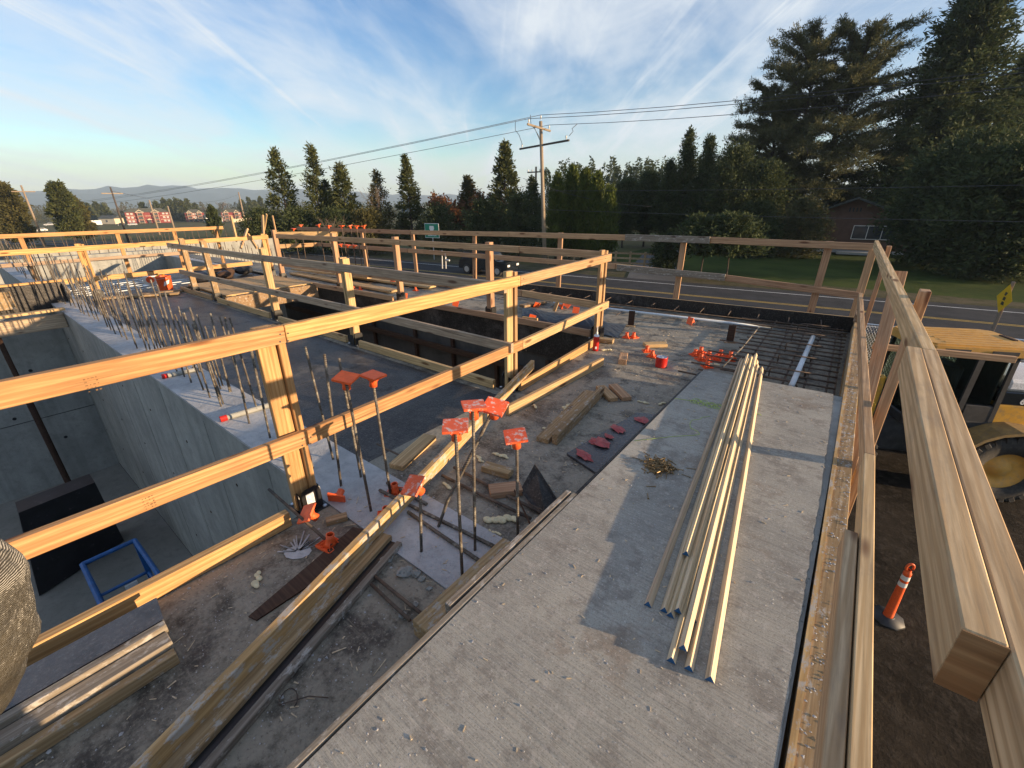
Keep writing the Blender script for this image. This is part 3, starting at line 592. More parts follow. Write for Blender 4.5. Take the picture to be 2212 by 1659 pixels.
# 2. middle rail, along the near side of the opening
A2, B2 = (-2.45, 2.86), (-11.5, 2.86)
G2 = thing('guard_rail', 'greyish guard rail of four double posts along the near side of the middle opening', 'guard rail', (-6, 2.9, 0))
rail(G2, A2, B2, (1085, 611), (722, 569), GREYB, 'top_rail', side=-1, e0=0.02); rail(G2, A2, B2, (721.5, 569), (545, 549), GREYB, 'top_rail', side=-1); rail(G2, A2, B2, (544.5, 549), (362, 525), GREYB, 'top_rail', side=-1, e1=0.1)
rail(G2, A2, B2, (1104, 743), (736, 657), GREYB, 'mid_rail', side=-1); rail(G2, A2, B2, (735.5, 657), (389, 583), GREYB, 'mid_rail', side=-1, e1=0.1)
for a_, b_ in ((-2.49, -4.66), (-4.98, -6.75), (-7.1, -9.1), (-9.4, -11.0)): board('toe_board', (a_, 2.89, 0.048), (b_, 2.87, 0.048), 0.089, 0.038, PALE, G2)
for x_, m_ in ((-4.82, PALE), (-6.93, PALE), (-9.25, USED), (-10.35, USED)):
    board('post', (x_-0.03, 2.925, 0.02), (x_-0.03, 2.925, 1.07), 0.038, 0.089, m_, G2, up=(1, 0, 0)); board('post', (x_+0.02, 2.925, 0.02), (x_+0.02, 2.925, 1.06), 0.038, 0.089, m_, G2, up=(1, 0, 0)); bracket(G2, x_, 2.925, 0.0, 0.0)
# 3. rail on the far side of the opening
A3, B3 = (-2.5, 5.02), (-11.3, 4.72)
G3 = thing('guard_rail', 'guard rail with posts sunlit on one side along the far side of the middle opening', 'guard rail', (-6, 4.9, 0))
rail(G3, A3, B3, (1311, 552), (1125, 537), PINK, 'top_rail', z=(1.10, 1.10)); rail(G3, A3, B3, (1124, 537), (868, 523), PINK, 'top_rail', z=(1.10, 1.09)); rail(G3, A3, B3, (867, 523), (598, 505), PINK, 'top_rail', z=(1.09, 1.05))
rail(G3, A3, B3, (1297, 652), (1130, 626), PINK, 'mid_rail'); rail(G3, A3, B3, (1129, 626), (870, 597), PINK, 'mid_rail'); rail(G3, A3, B3, (869, 597), (610, 566), PINK, 'mid_rail')
board('toe_board', (-2.6, 5.0, 0.048), (-6.4, 4.87, 0.048), 0.089, 0.038, PINK, G3); board('toe_board', (-6.6, 4.87, 0.048), (-11.0, 4.72, 0.048), 0.089, 0.038, PINK, G3)
for x_, y_ in ((-4.40, 4.99), (-6.52, 4.92), (-8.40, 4.86), (-10.75, 4.79)):
    board('post', (x_, y_+0.075, 0.02), (x_, y_+0.075, 1.12), 0.089, 0.089, PINK, G3, up=(1, 0, 0)); bracket(G3, x_, y_+0.075)
# 4. road side rail
A4, B4 = (0.06, 7.46), (-11.0, 6.35)
G4 = thing('guard_rail', 'long pinkish guard rail on leaning posts along the road side with two grey splice boards', 'guard rail', (-4, 7.1, 0))
rail(G4, A4, B4, (1889, 526), (1536, 512), PINK, 'top_rail', side=-1); rail(G4, A4, B4, (1535, 512), (1100, 501), PINK, 'top_rail', side=-1); rail(G4, A4, B4, (1099, 501), (887, 497.5), PINK, 'top_rail', side=-1); rail(G4, A4, B4, (886, 497.5), (640, 490), PINK, 'top_rail', side=-1)
rail(G4, A4, B4, (1858, 632), (1568, 594), PINK, 'mid_rail', side=-1); rail(G4, A4, B4, (1567, 594), (1330, 570), PINK, 'mid_rail', side=-1); rail(G4, A4, B4, (1329, 570), (880, 537), PINK, 'mid_rail', side=-1); rail(G4, A4, B4, (879, 537), (680, 524), PINK, 'mid_rail', side=-1)
rail(G4, A4, B4, (1535, 511), (1352, 506), GREY, 'splice_board', w=0.10, off=-0.038, side=-1); rail(G4, A4, B4, (1568, 592), (1334, 571), GREY, 'splice_board', w=0.10, off=-0.038, side=-1)
def vpost(parent, qt, qb, A, B, mat, off=0.062, w=0.089, t=0.038, zb=None, side=-1):
    pt, pb = onv(*qt, A, B), onv(*qb, A, B); n = V((-(B[1]-A[1]), B[0]-A[0], 0)).normalized()*side*off
    if zb is not None: pb.z = zb
    d = V((B[0]-A[0], B[1]-A[1], 0)).normalized(); return board('post', pb+n, pt+n, w, t, mat, parent, up=d)
for qt, qb in (((1794, 522), (1752, 668)), ((1476, 519), (1457, 648)), ((1208, 503), (1203, 600)), ((1021, 503), (1020, 580)), ((886, 499), (892, 545)), ((776, 498), (783, 540))): vpost(G4, qt, qb, A4, B4, PINK, zb=-0.1)
post(G4, 0.10, 7.62, -0.3, 1.13, PINK)
# 5. right hand rail
G5 = thing('guard_rail', 'weathered pale doubled guard rail running along the right edge beside the loader', 'guard rail', (0.25, 3, 0))
board('top_rail', (0.248, -0.25, 1.155), (0.247, 1.9, 1.155), 0.089, 0.0375, RAIL, G5, bev=0.0025); board('top_rail', (0.246, 1.902, 1.155), (0.10, 7.15, 1.155), 0.089, 0.0375, RAIL, G5, bev=0.0025)
board('rail_doubler', (0.2085, 0.585, 1.155), (0.2075, 1.90, 1.155), 0.092, 0.0375, RAIL, G5, bev=0.0025)
board('mid_rail', (0.240, -0.6, 0.555), (0.238, 2.3, 0.555), 0.089, 0.038, RAIL, G5, bev=0.0025); board('mid_rail', (0.238, 2.302, 0.555), (0.10, 7.1, 0.52), 0.089, 0.038, RAIL, G5, bev=0.0025)
board('rail_doubler', (0.199, -0.6, 0.545), (0.196, 1.66, 0.545), 0.089, 0.038, RAIL, G5, bev=0.0025)
for y_, zt, x_ in ((2.98, 1.235, 0.292), (6.72, 1.17, 0.225), (0.35, 1.13, 0.318), (-0.5, 1.2, 0.32)): post(G5, x_, y_, -0.45, zt, PINK, 0.042 if y_ > 1 else 0.089, 0.089)
board('brace', (0.33, 4.05, -0.5), (0.285, 4.9, 1.10), 0.089, 0.038, PINK, G5, up=(1, 0, 0))
board('brace', (0.30, 5.5, 0.30), (1.35, 5.85, 0.28), 0.06, 0.038, PINK, G5)
MB().box((0, 0, 0), (.0375, .002, .090)).build('end_grain', BROWN2, G5, world_in(G5, M.Translation((0.2085, 0.5838, 1.155))))
# screws at the joints of the near rail and faint grade stamps
for (sx, sy) in ((605, 722), (605, 738), (622, 720), (622, 736), (653, 948), (653, 962), (671, 944), (671, 958), (1120, 604), (1120, 617), (1131, 602), (1131, 615), (1125, 747), (1125, 760), (1136, 744), (1136, 757), (1308, 558), (1308, 568)):
    p_ = onv(sx, sy, A1, B1); MB().cyl((0, 0, 0), (.0015, 0, 0), .0045, n=8).build('screw', DARK, G1, world_in(G1, M.Translation(p_+V((.0005, 0, 0)))))
for (sx, sy) in ((200, 830), (322, 1085)):
    b = MB(); p_ = onv(sx, sy, A1, B1)
    for i in range(5):
        for j in range(4):
            if rs.random() < .75: b.box((0, (j-1.5)*.011, (i-2)*.012), (.0006, rs.uniform(.003, .009), rs.uniform(.002, .006)))
    b.build('grade_stamp', STAMP, G1, world_in(G1, M.Translation(p_+V((.0004, 0, 0))) @ M.Rotation(-.063*-1, 4, 'Z')))
# 6. rails beyond the wall on the left
G6 = thing('guard_rail', 'sunlit orange guard rail crossing just behind the rows of wall bars', 'guard rail', (-11.6, 1, 0))
A6, B6 = (-11.5, 0), (-11.5, 5)
r0 = onx(0, 545, -11.5); 
board('top_rail', (-11.52, -3, 0.91), (-11.52, 5.05, 0.925), 0.089, 0.038, NEW, G6); board('mid_rail', (-11.52, -3, 0.37), (-11.52, 4.55, 0.355), 0.089, 0.038, NEW, G6)
for y_ in (1.66, 5.0, -1.6): dpost(G6, -11.60, y_, 1.0, NEWZ)
G7 = thing('guard_rail', 'farthest sunlit guard rail on the left, with its grey mid rail in shade', 'guard rail', (-15.4, 1, 0))
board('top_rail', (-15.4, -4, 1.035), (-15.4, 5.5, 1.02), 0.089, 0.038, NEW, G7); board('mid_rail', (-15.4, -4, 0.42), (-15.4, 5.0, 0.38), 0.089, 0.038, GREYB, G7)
for y_ in (-1.2, 0.55, 1.25, 3.0, 4.25, 5.3): post(G7, -15.46, y_, -0.1, 1.05, NEWZ, 0.038, 0.089)
# ------------------------------------------------------------------ small things on the decks
_O = {1: (0, 650), 2: (1000, 550), 3: (2000, 750), 4: (2932, 750), 5: (0, 1300), 6: (1000, 1300), 7: (2000, 1300), 8: (2932, 1300)}
KS = 2212/4032
def c(i, x, y): o = _O[i]; return ((o[0]+x/2.011)*KS, (o[1]+y/2.011)*KS)
def s(x, y): return (x*KS, y*KS)
# bars standing in the wall
def vbar(x, y, h, lean=(0, 0), mat=None, r=0.0078, bend=0.0):
    pts = [(x, y, -0.02), (x+lean[0]*.5+bend*.3, y+lean[1]*.5, h*.5), (x+lean[0], y+lean[1], h)]
    return rebar('rebar', pts, r, WALL, mat)
rr = random.Random(5)
NB = 0
for base, top in (((802, 1106), (746, 822)), ((844, 1070), (804, 818)), ((998.6, 1253), (985, 928.7)), ((1026, 1190.6), (1023, 885)), ((1118.5, 1175.7), (1116, 947.7)), ((909.8, 1193.6), (908.7, 1045.9)),
                  (c(6, 630, 1030), c(6, 400, 130)), (c(6, 690, 1240), c(6, 565, 190)), (c(6, 850, 1170), c(6, 670, 220)), (c(6, 130, 860), c(6, 0, 350)), (c(6, 470, 1100), c(6, 420, 920)),
                  (c(5, 1975, 745), c(5, 1880, 440)), (c(5, 2140, 860), c(5, 1940, 200)), (c(5, 1755, 610), c(5, 1610, 270)), (c(5, 1665, 540), c(5, 1570, 290)), (c(5, 2040, 640), c(5, 1920, 195)), (c(5, 1820, 495), c(5, 1750, 240)), (c(5, 1750, 470), c(5, 1700, 250))):
    p = at(*base, 0.0)
    if base[1] < 1040 and base[0] < 640:                          # tops cut by the rail: free height
        h = 0.80 + rr.uniform(-.08, .1); lean = (rr.uniform(-.03, .03), rr.uniform(-.03, .03))
    else: h = (onx(*top, p.x).z + ony(*top, p.y).z)/2; lean = ((at(*top, h).x-p.x)*.9, (at(*top, h).y-p.y)*.9)
    vbar(p.x, p.y, h, lean); NB += 1
x = -4.15
while x > -11.0:
    for y0 in (1.165, 1.30):
        if rr.random() < 0.93: vbar(x + rr.uniform(-.05, .05), y0+rr.uniform(-.02, .02), rr.uniform(.62, .92), (rr.uniform(-.06, .05), rr.uniform(-.05, .05)), bend=rr.uniform(-.02, .02)); NB += 1
    x -= 0.27
x = -11.2
while NB < 98:
    vbar(x, 1.17+rr.uniform(-.06, .1), rr.uniform(.7, .95), (rr.uniform(-.05, .05), rr.uniform(-.05, .05)), r=0.0085); NB += 1; x -= 0.33
# a bar bent over towards the slab
p0, p1 = at(*s(1726, 2076), 0.0), at(*s(1945, 1608), 0.78); mid = at(*s(1816, 1867), 0.42)
rebar('rebar', [p0, p0+(mid-p0)*.45+V((0, 0, .03)), mid, p1], 0.009, WALL)
# orange bar caps
def cap_meshes():
    b = MB(); b.box((0, 0, 0.068), (0.102, 0.102, 0.006), None, 0.0025)
    for k in range(4): b.box(M.Rotation(k*math.pi/2, 3, 'Z') @ V((0.0495, 0, 0.0655)), (0.004, 0.100, 0.011), M.Rotation(k*math.pi/2, 3, 'Z'))
    for k in range(4): b.box((0, 0, 0.0635), (0.098, 0.004, 0.006), M.Rotation(k*math.pi/4+math.pi/8, 3, 'Z'))
    me1 = b.mesh('cap_plate'); me1.materials.append(ORANGED)
    b = MB(); b.lathe([(.0165, .0), (.0215, .0), (.0205, .030), (.024, .048), (.036, .0648), (.0175, .0649), (.0165, .0)], 16)
    for k in range(4):
        a = k*math.pi/2+math.pi/4; d = V((math.cos(a), math.sin(a), 0)); q = V((-d.y, d.x, 0))
        b.prism([(.021, .030), (.052, .0645), (.021, .0645)], q*-.0015, d, (0, 0, 1), q, .003)
    me2 = b.mesh('cap_socket'); me2.materials.append(ORANGE)
    me3 = me1.copy(); me3.materials.clear(); me3.materials.append(ORANGE)
    return me1, me2, me3
CAPM = cap_meshes()
def cap(loc, rot, label, group=None, clean=True):
    o = thing('bar_protector', label, 'rebar cap', loc, group); o.rotation_euler = rot
    link('plate', CAPM[2] if clean else CAPM[0], None, o); link('socket', CAPM[1], None, o); return o
R = math.radians
for px, z_, rz, tilt, lab, cl in (((746, 822), .815, .5, (.10, .16), 'orange cap on the leftmost capped bar beside the big sunlit post, seen from below', True),
                            ((804, 818), .77, .2, (-.05, .12), 'smaller orange cap on the second bar right of the big sunlit post', True),
                            ((985, 928.7), .80, .75, (.05, -.02), 'mortar smeared orange cap tilted flat on the tallest front bar', False),
                            ((1023, 885), .80, .9, (-.04, .03), 'orange cap behind and left of its twin above the diagonal board', False),
                            ((1116, 947.7), .635, .78, (.12, -.10), 'orange cap with a big white mortar blot, rightmost on a straight bar', False),
                            ((908.7, 1045.9), .42, .12, (.55, -.25), 'low orange cap on the shortest bar, plate facing us before the diagonal board', False),
                            (s(1945, 1608), .78, .35, (.25, .16), 'orange cap on the bent bar, overlapping the end of the diagonal board', False)):
    q = at(*px, z_); cap((q.x, q.y, q.z-0.045 if tilt[0] > -.9 else q.z), (tilt[0], tilt[1], rz), lab, None, cl)
UP = math.pi
for q, z_, rot, lab in ((at(*s(1347, 1944), .02), .045, (1.9, 0.2, 0.6), 'fallen orange cap lying on its side on the pale wall top behind the steel base'),
                        (at(*s(1552, 1905), .07), .072, (UP, 0, .5), 'fallen orange cap standing on its plate beside the ply deck edge'),
                        (at(*s(1520, 2000), .07), .072, (UP+.05, .05, .9), 'fallen orange cap with tube up against the diagonal board'),
                        (at(*s(1250, 2050), .04), .06, (.55, -.5, .3), 'orange cap tipped plate up in front of the steel post base'),
                        (at(*s(1300, 2105), .07), .072, (UP-.12, .1, .2), 'orange cap lying with its open tube up, nearest to the camera by the toe board')):
    cap((q.x, q.y, z_), rot, lab)
CL = [(940, 60), (995, 60), (1100, 170), (1140, 210)]
LB = ['orange cap by the black film corner, left of a pair', 'orange cap by the black film corner, right of a pair', 'orange cap just behind the red tin with the yellow block', 'orange cap touching the left side of the red tin']
for (u, v_), lab in zip(CL, LB): q = at(*c(7, u, v_), 0); cap((q.x, q.y, .0725), (UP, 0, rr.uniform(0, 1.5)), lab, None)
for u, v_ in ((1480, 200), (1525, 180), (1525, 235), (1590, 210), (1580, 250), (1650, 240), (1680, 205), (1575, 295)):
    q = at(*c(7, u, v_), 0); cap((q.x, q.y, .0725), (UP, 0, rr.uniform(0, 1.5)), 'orange cap standing upside down in the cluster between red tin and rebar mat', 'upside down caps by the rebar mat')
q = at(*c(7, 1755, 240), 0); cap((q.x, q.y, .0725), (UP, 0, .4), 'orange cap of a stack of two at the right of the cluster, lower one', None); cap((q.x, q.y, .105), (UP, .1, .9), 'orange cap of a stack of two at the right of the cluster, upper one')
for (i, u, v_), rot, lab in (((3, 220, 905), (1.9, .3, 1), 'orange cap on its side by the boards beyond the near guard rail'), ((3, 402, 920), (1.8, .2, 2), 'orange cap behind the small wood stake'), ((3, 475, 925), (.9, .5, 0), 'orange cap with pale mark lying tilted behind the black film'),
                          ((3, 540, 965), (1.2, .1, .4), 'orange cap above the black film seen flat on'), ((3, 190, 1010), (1.7, .3, .7), 'orange cap lying on the black film behind the post'), ((3, 1466, 1050), (1.35, 0, -.5), 'orange square cap standing on edge against the long conduit'),
                          ((2, 1110, 1135), (1.3, .4, .3), 'orange cap on the far deck near the wavy bars'), ((2, 1280, 1185), (UP, 0, 0), 'brownish orange cap standing on the far deck beside a post'), ((2, 1190, 1243), (1.5, .2, 1), 'pale orange cap at the foot of a far guard post'),
                          ((2, 793, 1178), (UP, 0, .2), 'left one of two tiny caps on the far deck'), ((2, 840, 1180), (UP, 0, .8), 'right one of two tiny caps on the far deck'), ((2, 1605, 1305), (1.4, .3, .5), 'orange cap lying by the black film edge below the long rail')):
    q = at(*c(i, u, v_), .03); cap((q.x, q.y, .055 if rot[0] != UP else .0725), rot, lab)
# bars with caps far off beyond the opening
FB_ = thing('starter_bars', 'group of dark upright starter bars on the far deck corner', 'rebar', (-11, 6, -0.02))
for n_, ((u, v_), (bu, bv)) in enumerate((((515, 680), (560, 950)), ((590, 690), (650, 960)), ((695, 690), (740, 945)), ((765, 690), (800, 950)), ((812, 692), (850, 955)), ((872, 690), (905, 960)), ((372, 685), (400, 900)), ((312, 712), (350, 900)),
                         ((645, 855), (645, 935)), ((690, 835), (700, 930)), ((740, 842), (745, 940)), ((790, 845), (800, 950)))):
    p = at(*c(2, bu, bv), 0); y_ = p.y if p.y < 6.3 else 6.3 - 0.05*(n_ % 3); g = ony(*c(2, bu, bv), y_); t = ony(*c(2, u, v_), y_)
    rebar('rebar', [(g.x, g.y, -0.02), (t.x, t.y, t.z)], 0.010, FB_, MATBAR)
    cap((t.x, t.y, t.z-.04), (rr.uniform(-.2, .2), rr.uniform(-.2, .2), rr.uniform(0, 1.5)), 'orange cap on one of the far starter bars near the trees', 'caps on the far starter bars')
# ---- loose lumber
def one(label, cat, *a, **k):
    return tag(board(*a, **k), label, cat)
one('long yellow board lying diagonally from bottom left over the wall bars to the opening corner', 'board', 'board', (-1.315, -0.25, 0.052), (-2.375, 3.36, 0.140), 0.089, 0.038, SPLAT)
STR = thing('form_stringer', 'dark steel edged grey timber stringer beside the lower part of the diagonal board', 'stringer', (-1.4, .4, 0))
board('timber', (-1.245, -0.3, 0.02), (-1.640, 1.00, 0.02), 0.038, 0.066, USED, STR); board('steel_strip', (-1.190, -0.3, 0.008), (-1.585, 1.00, 0.008), 0.014, 0.045, BLACK, STR); board('timber_edge', (-1.150, -0.3, 0.016), (-1.547, 1.01, 0.016), 0.030, 0.034, GREY, STR)
one('loose yellow board on edge pointing at the red spray can', 'board', 'board', (-2.035, 2.52, 0.047), (-1.965, 4.10, 0.047), 0.089, 0.038, PALE)
one('grey brown timber of a pair lying on the dusty deck, right one', 'timber', 'timber', (-1.462, 2.36, 0.046), (-1.60, 3.38, 0.046), 0.089, 0.045, USED); one('flat grey brown board of a pair lying on the dusty deck, left one', 'board', 'board', (-1.55, 2.33, 0.020), (-1.70, 3.33, 0.020), 0.038, 0.10, USED)
one('short wood block of two side by side on the deck, left one', 'wood block', 'wood_block', (-1.68, 3.50, 0.02), (-1.45, 3.31, 0.02), 0.038, 0.089, PALE); one('short wood block of two side by side on the deck, right one', 'wood block', 'wood_block', (-1.60, 3.61, 0.02), (-1.36, 3.40, 0.02), 0.038, 0.089, PINK)
one('thick wood offcut right of the red spray can', 'wood block', 'wood_block', (-1.89, 4.49, 0.03), (-1.80, 4.25, 0.03), 0.058, 0.089, PINK); one('pale yellow wood block behind the two caps and red tin', 'wood block', 'wood_block', (-1.86, 5.02, 0.022), (-1.66, 5.20, 0.022), 0.04, 0.12, PALE)
one('wood offcut lying along the far corner post base', 'wood block', 'wood_block', (-2.42, 4.86, 0.03), (-2.22, 4.90, 0.03), 0.05, 0.09, USED)
one('short pale board on the dark ply deck below the near rail', 'board', 'board', (-2.13, 1.44, 0.02), (-2.26, 1.86, 0.02), 0.038, 0.11, PALE)
q = at(*s(1958, 1848), .03); one('dark wood offcut on the deck left of the rightmost capped bar', 'wood block', 'wood_block', (q.x-.10, q.y-.02, .024), (q.x+.10, q.y+.02, .024), 0.045, 0.075, USED)
q = at(*s(1995, 1925), .03); one('reddish wood offcut under the lying bars by the black panel', 'wood block', 'wood_block', (q.x-.07, q.y-.08, .024), (q.x+.06, q.y+.07, .024), 0.045, 0.10, PINK)
q = at(*s(1324, 2040), .02); one('tiny wood offcut behind the two fallen caps by the steel base', 'wood block', 'wood_block', (q.x-.02, q.y-.05, .016), (q.x+.03, q.y+.05, .016), 0.03, 0.05, USED)
q = at(*s(2085, 2200), .05); one('small upright wood cleat screwed beside the slab edge', 'wood cleat', 'wood_cleat', (q.x-.05, q.y+.02, .02), (q.x+.0, q.y+.0, .14), 0.07, 0.03, USED, up=(1, 0, 0))
one('thin rusty flat bar propped against the black triangular panel', 'flat bar', 'flat_bar', at(*s(2025, 1930), .10), at(*s(2100, 2090), .03), 0.02, 0.006, BROWN)
# dark brown form sheet left of the diagonal board
pts = [at(*s(1000+u/2.765, 1850+v_/2.765), .006) for u, v_ in ((1080, 628), (1205, 655), (620, 1250), (30, 1640), (-60, 1600))]
tag(panel('form_sheet', [(p.x, p.y) for p in pts], 0.002, 0.010, BROWN), 'dark reddish brown form sheet lying along the left of the diagonal board', 'form sheet')
# panel at bottom left
PN = thing('shuttering_sheet', 'blue grey film faced form panel with grey lumber edge lying at the bottom left', 'form panel', (-1.9, -.1, 0))
panel('film_face', [(-2.06, -1.2), (-1.90, -1.2), (-1.885, 0.10), (-2.035, 0.115)], 0.085, 0.104, FILMP, PN)
board('panel_edge', (-1.872, -1.2, 0.085), (-1.862, 0.098, 0.085), 0.04, 0.036, GREY, PN); board('panel_lumber', (-1.815, -1.2, 0.045), (-1.802, 0.09, 0.045), 0.078, 0.07, GREY, PN); board('panel_lumber', (-1.755, -1.2, 0.03), (-1.742, 0.085, 0.03), 0.055, 0.04, USED, PN)
board('panel_lumber', (-1.96, -1.2, 0.045), (-1.95, 0.1, 0.045), 0.07, 0.12, USED, PN)
# black panel leaning, film panel with tape
a_, b_, d_, e_ = at(*c(7, 95, 1270), .03), at(*c(7, 212, 1060), .17), at(*c(7, 385, 1335), .035), at(*c(7, 300, 1520), .012)
nn = (b_-a_).cross(d_-a_).normalized(); nn = nn if nn.z > 0 else -nn
bm_ = MB(); A_ = [a_, b_, d_, e_]; v0 = [bm_.bm.verts.new(p) for p in A_]; v1 = [bm_.bm.verts.new(p-nn*.018) for p in A_]
for f_ in (v0, v1[::-1]): bm_.bm.faces.new(f_)
for i in range(4): bm_.bm.faces.new((v0[i], v1[i], v1[(i+1) % 4], v0[(i+1) % 4]))
tag(bm_.build('ply_offcut', FORMP), 'black ply offcut leaning up beside the slab edge behind the capped bars', 'ply offcut')
TP = thing('taped_sheet', 'black film faced panel with torn red tape, half under the slab edge', 'form panel', (-1.15, 2.7, 0))
panel('panel_face', [(-1.315, 2.29), (-1.03, 2.20), (-0.95, 2.24), (-0.96, 3.3), (-1.18, 3.20)], 0.001, 0.02, FILMP, TP)
for (u, v_), sc in (((610, 990), (.10, .05)), ((740, 890), (.10, .07)), ((690, 880), (.05, .05)), ((800, 840), (.05, .03)), ((870, 780), (.09, .05)), ((1065, 710), (.085, .055))):
    q = at(*c(7, u, v_), .03); b = MB(); n = 14; rim = [b.bm.verts.new(V((math.cos(k*2*math.pi/n)*sc[0]*rr.uniform(.6, 1.15), math.sin(k*2*math.pi/n)*sc[1]*rr.uniform(.6, 1.15), rr.uniform(-.004, .008)))) for k in range(n)]
    cc = b.bm.verts.new((0, 0, .012))
    for k in range(n): b.bm.faces.new((cc, rim[k], rim[(k+1) % n]))
    o = b.build('red_tape', REDT, TP, world_in(TP, M.Translation((q.x, q.y, .028)) @ M.Rotation(-.6, 4, 'Z')))
# cans
q = at(*c(7, 692, 160), 0)
CAN = thing('spray_can', 'red foam spray can with a white nozzle standing at the far rail corner', 'spray can', (q.x, q.y, 0)); CAN.rotation_euler = (0, 0.03, 0)
MB().lathe([(0, 0), (.034, .0), (.036, .01), (.036, .17), (.034, .18), (0, .181)], 20).build('can_body', REDM, CAN); MB().lathe([(.034, .181), (.030, .195), (.016, .205), (0, .206)], 18).build('can_dome', GALV, CAN)
MB().lathe([(.012, .206), (.012, .225), (.006, .24), (.005, .30), (0, .30)], 12).build('nozzle', WHITE, CAN); MB().box((0.02, -0.0305, 0.045), (0.022, 0.002, 0.03), M.Rotation(0.6, 3, 'Z')).build('label_patch', WHITE, CAN)
q = at(*c(7, 1210, 288), 0)
TIN = thing('paint_tin', 'squat round red tin on the dusty deck', 'tin', (q.x, q.y, 0)); MB().lathe([(0, 0), (.060, 0), (.063, .006), (.061, .012), (.061, .105), (.063, .112), (.058, .114)], 28).build('tin_body', REDM, TIN); MB().lathe([(.057, .112), (.05, .108), (.02, .109), (.018, .114), (0, .114)], 24).build('lid', GALV, TIN)
# dried foam squirts
for n_, ((i, u, v_), sz) in enumerate((((7, 330, 785), .045), ((7, 470, 600), .045), ((7, 500, 620), .05), ((7, 1075, 570), .04), ((7, 1215, 580), .03), ((7, 215, 600), .03), ((7, 1630, 270), .055), ((7, 775, 155), .05), ((6, 1960, 1490), .075), ((6, 1950, 990), .05), ((6, 1530, 1230), .035), ((6, 1910, 1600), .03), ((6, 1790, 1020), .04), ((6, 2045, 920), .03), ((6, 30, 1970), .05))):
    q = at(*c(i, u, v_), .01); b = MB(); a = rr.uniform(0, 3.1)
    for k in range(5): t = (k/4-.5)*2; b.ball((math.cos(a)*t*sz+rr.uniform(-.3, .3)*sz*.5, math.sin(a)*t*sz+rr.uniform(-.3, .3)*sz*.5, .010), sz*rr.uniform(.2, .42), (1.3, .9, .55), 2)
    tag(b.build('foam_squirt', FOAM, None, M.Translation((q.x, q.y, 0))), 'cream squirt of dried foam lying on the dusty deck', 'foam', 'dried foam squirts on the deck')
# splash of mortar at the toe board
q = at(*s(1000+480/2.765, 1850+900/2.765), 0); b = MB(); b.ball((0, 0, 0), .07, (1, .7, .04), 2)
for k in range(16):
    a = rr.uniform(.2, 3.3); l = rr.uniform(.06, .15); b.box((math.cos(a)*l*.6, math.sin(a)*l*.6, .003), (l, rr.uniform(.004, .009), .003), M.Rotation(a, 3, 'Z'))
tag(b.build('mortar_splash', WALLTOP, None, M.Translation((q.x, q.y, .004)) @ M.Rotation(.6, 4, 'Z')), 'pale star shaped splash of mortar on the dark deck by the toe board', 'mortar')
# rubble
for (u, v_), sz in (((1440, 990), .05), ((1640, 1130), .055), ((1770, 1140), .04), ((1830, 1190), .03), ((1910, 1300), .02), ((1760, 1460), .02), ((1620, 1590), .025)):
    q = at(*s(1000+u/2.765, 1850+v_/2.765), 0); b = MB(); b.ball((0, 0, sz*.2), sz*.7, (1, .8, .35), 2)
    for v in b.bm.verts: v.co += V((rr.uniform(-1, 1), rr.uniform(-1, 1), rr.uniform(-1, 1)))*sz*.16
    tag(b.build('rubble', WALLC, None, M.Translation((q.x, q.y, 0)) @ M.Rotation(rr.uniform(0, 3), 4, 'Z')), 'grey lump of broken concrete among the lying bars beside the diagonal board', 'rubble', 'broken concrete lumps on the deck')
# grit and chips strewn over the near decks and the slab: far too many to count
def chips():
    vs, fs = [], []
    def chip(x, y, z, sz):
        a = rr.uniform(0, 6.28); n = rr.choice((3, 4, 5)); k0 = len(vs); st = rr.uniform(.45, 1)
        for k in range(n):
            t = a+k*2*math.pi/n; r_ = sz*rr.uniform(.6, 1.2); vs.append((x+math.cos(t)*r_, y+math.sin(t)*r_*st, z+.001))
        vs.append((x+rr.uniform(-.2, .2)*sz, y, z+sz*rr.uniform(.35, .8)))
        for k in range(n): fs.append((k0+k, k0+(k+1) % n, k0+n))
    for k in range(2600):
        x, y = rr.uniform(-.89, .13), rr.uniform(.15, 4.05)
        if rr.random() < .5 and x > -0.2: continue
        chip(x, y, .2, rr.uniform(.0012, .0035) if rr.random() < .95 else rr.uniform(.004, .008))
    for k in range(3400):
        x, y = rr.uniform(-2.15, -.96), rr.uniform(-.4, 4.2); z = 0.009 if .97 < y < 1.37 else 0
        chip(x, y, z, rr.uniform(.0015, .005) if rr.random() < .95 else rr.uniform(.006, .012))
    for k in range(500):
        y = rr.uniform(.3, 5.5); chip(0.226-.0062*(y+1.2)+rr.uniform(-.045, .045), y, .2, rr.uniform(.003, .009))
    o = soup('concrete_chips', vs, fs, WALLTOP); tag(o, 'pale grit and concrete chips scattered over slab, form and deck', 'grit', None, 'stuff')
chips()
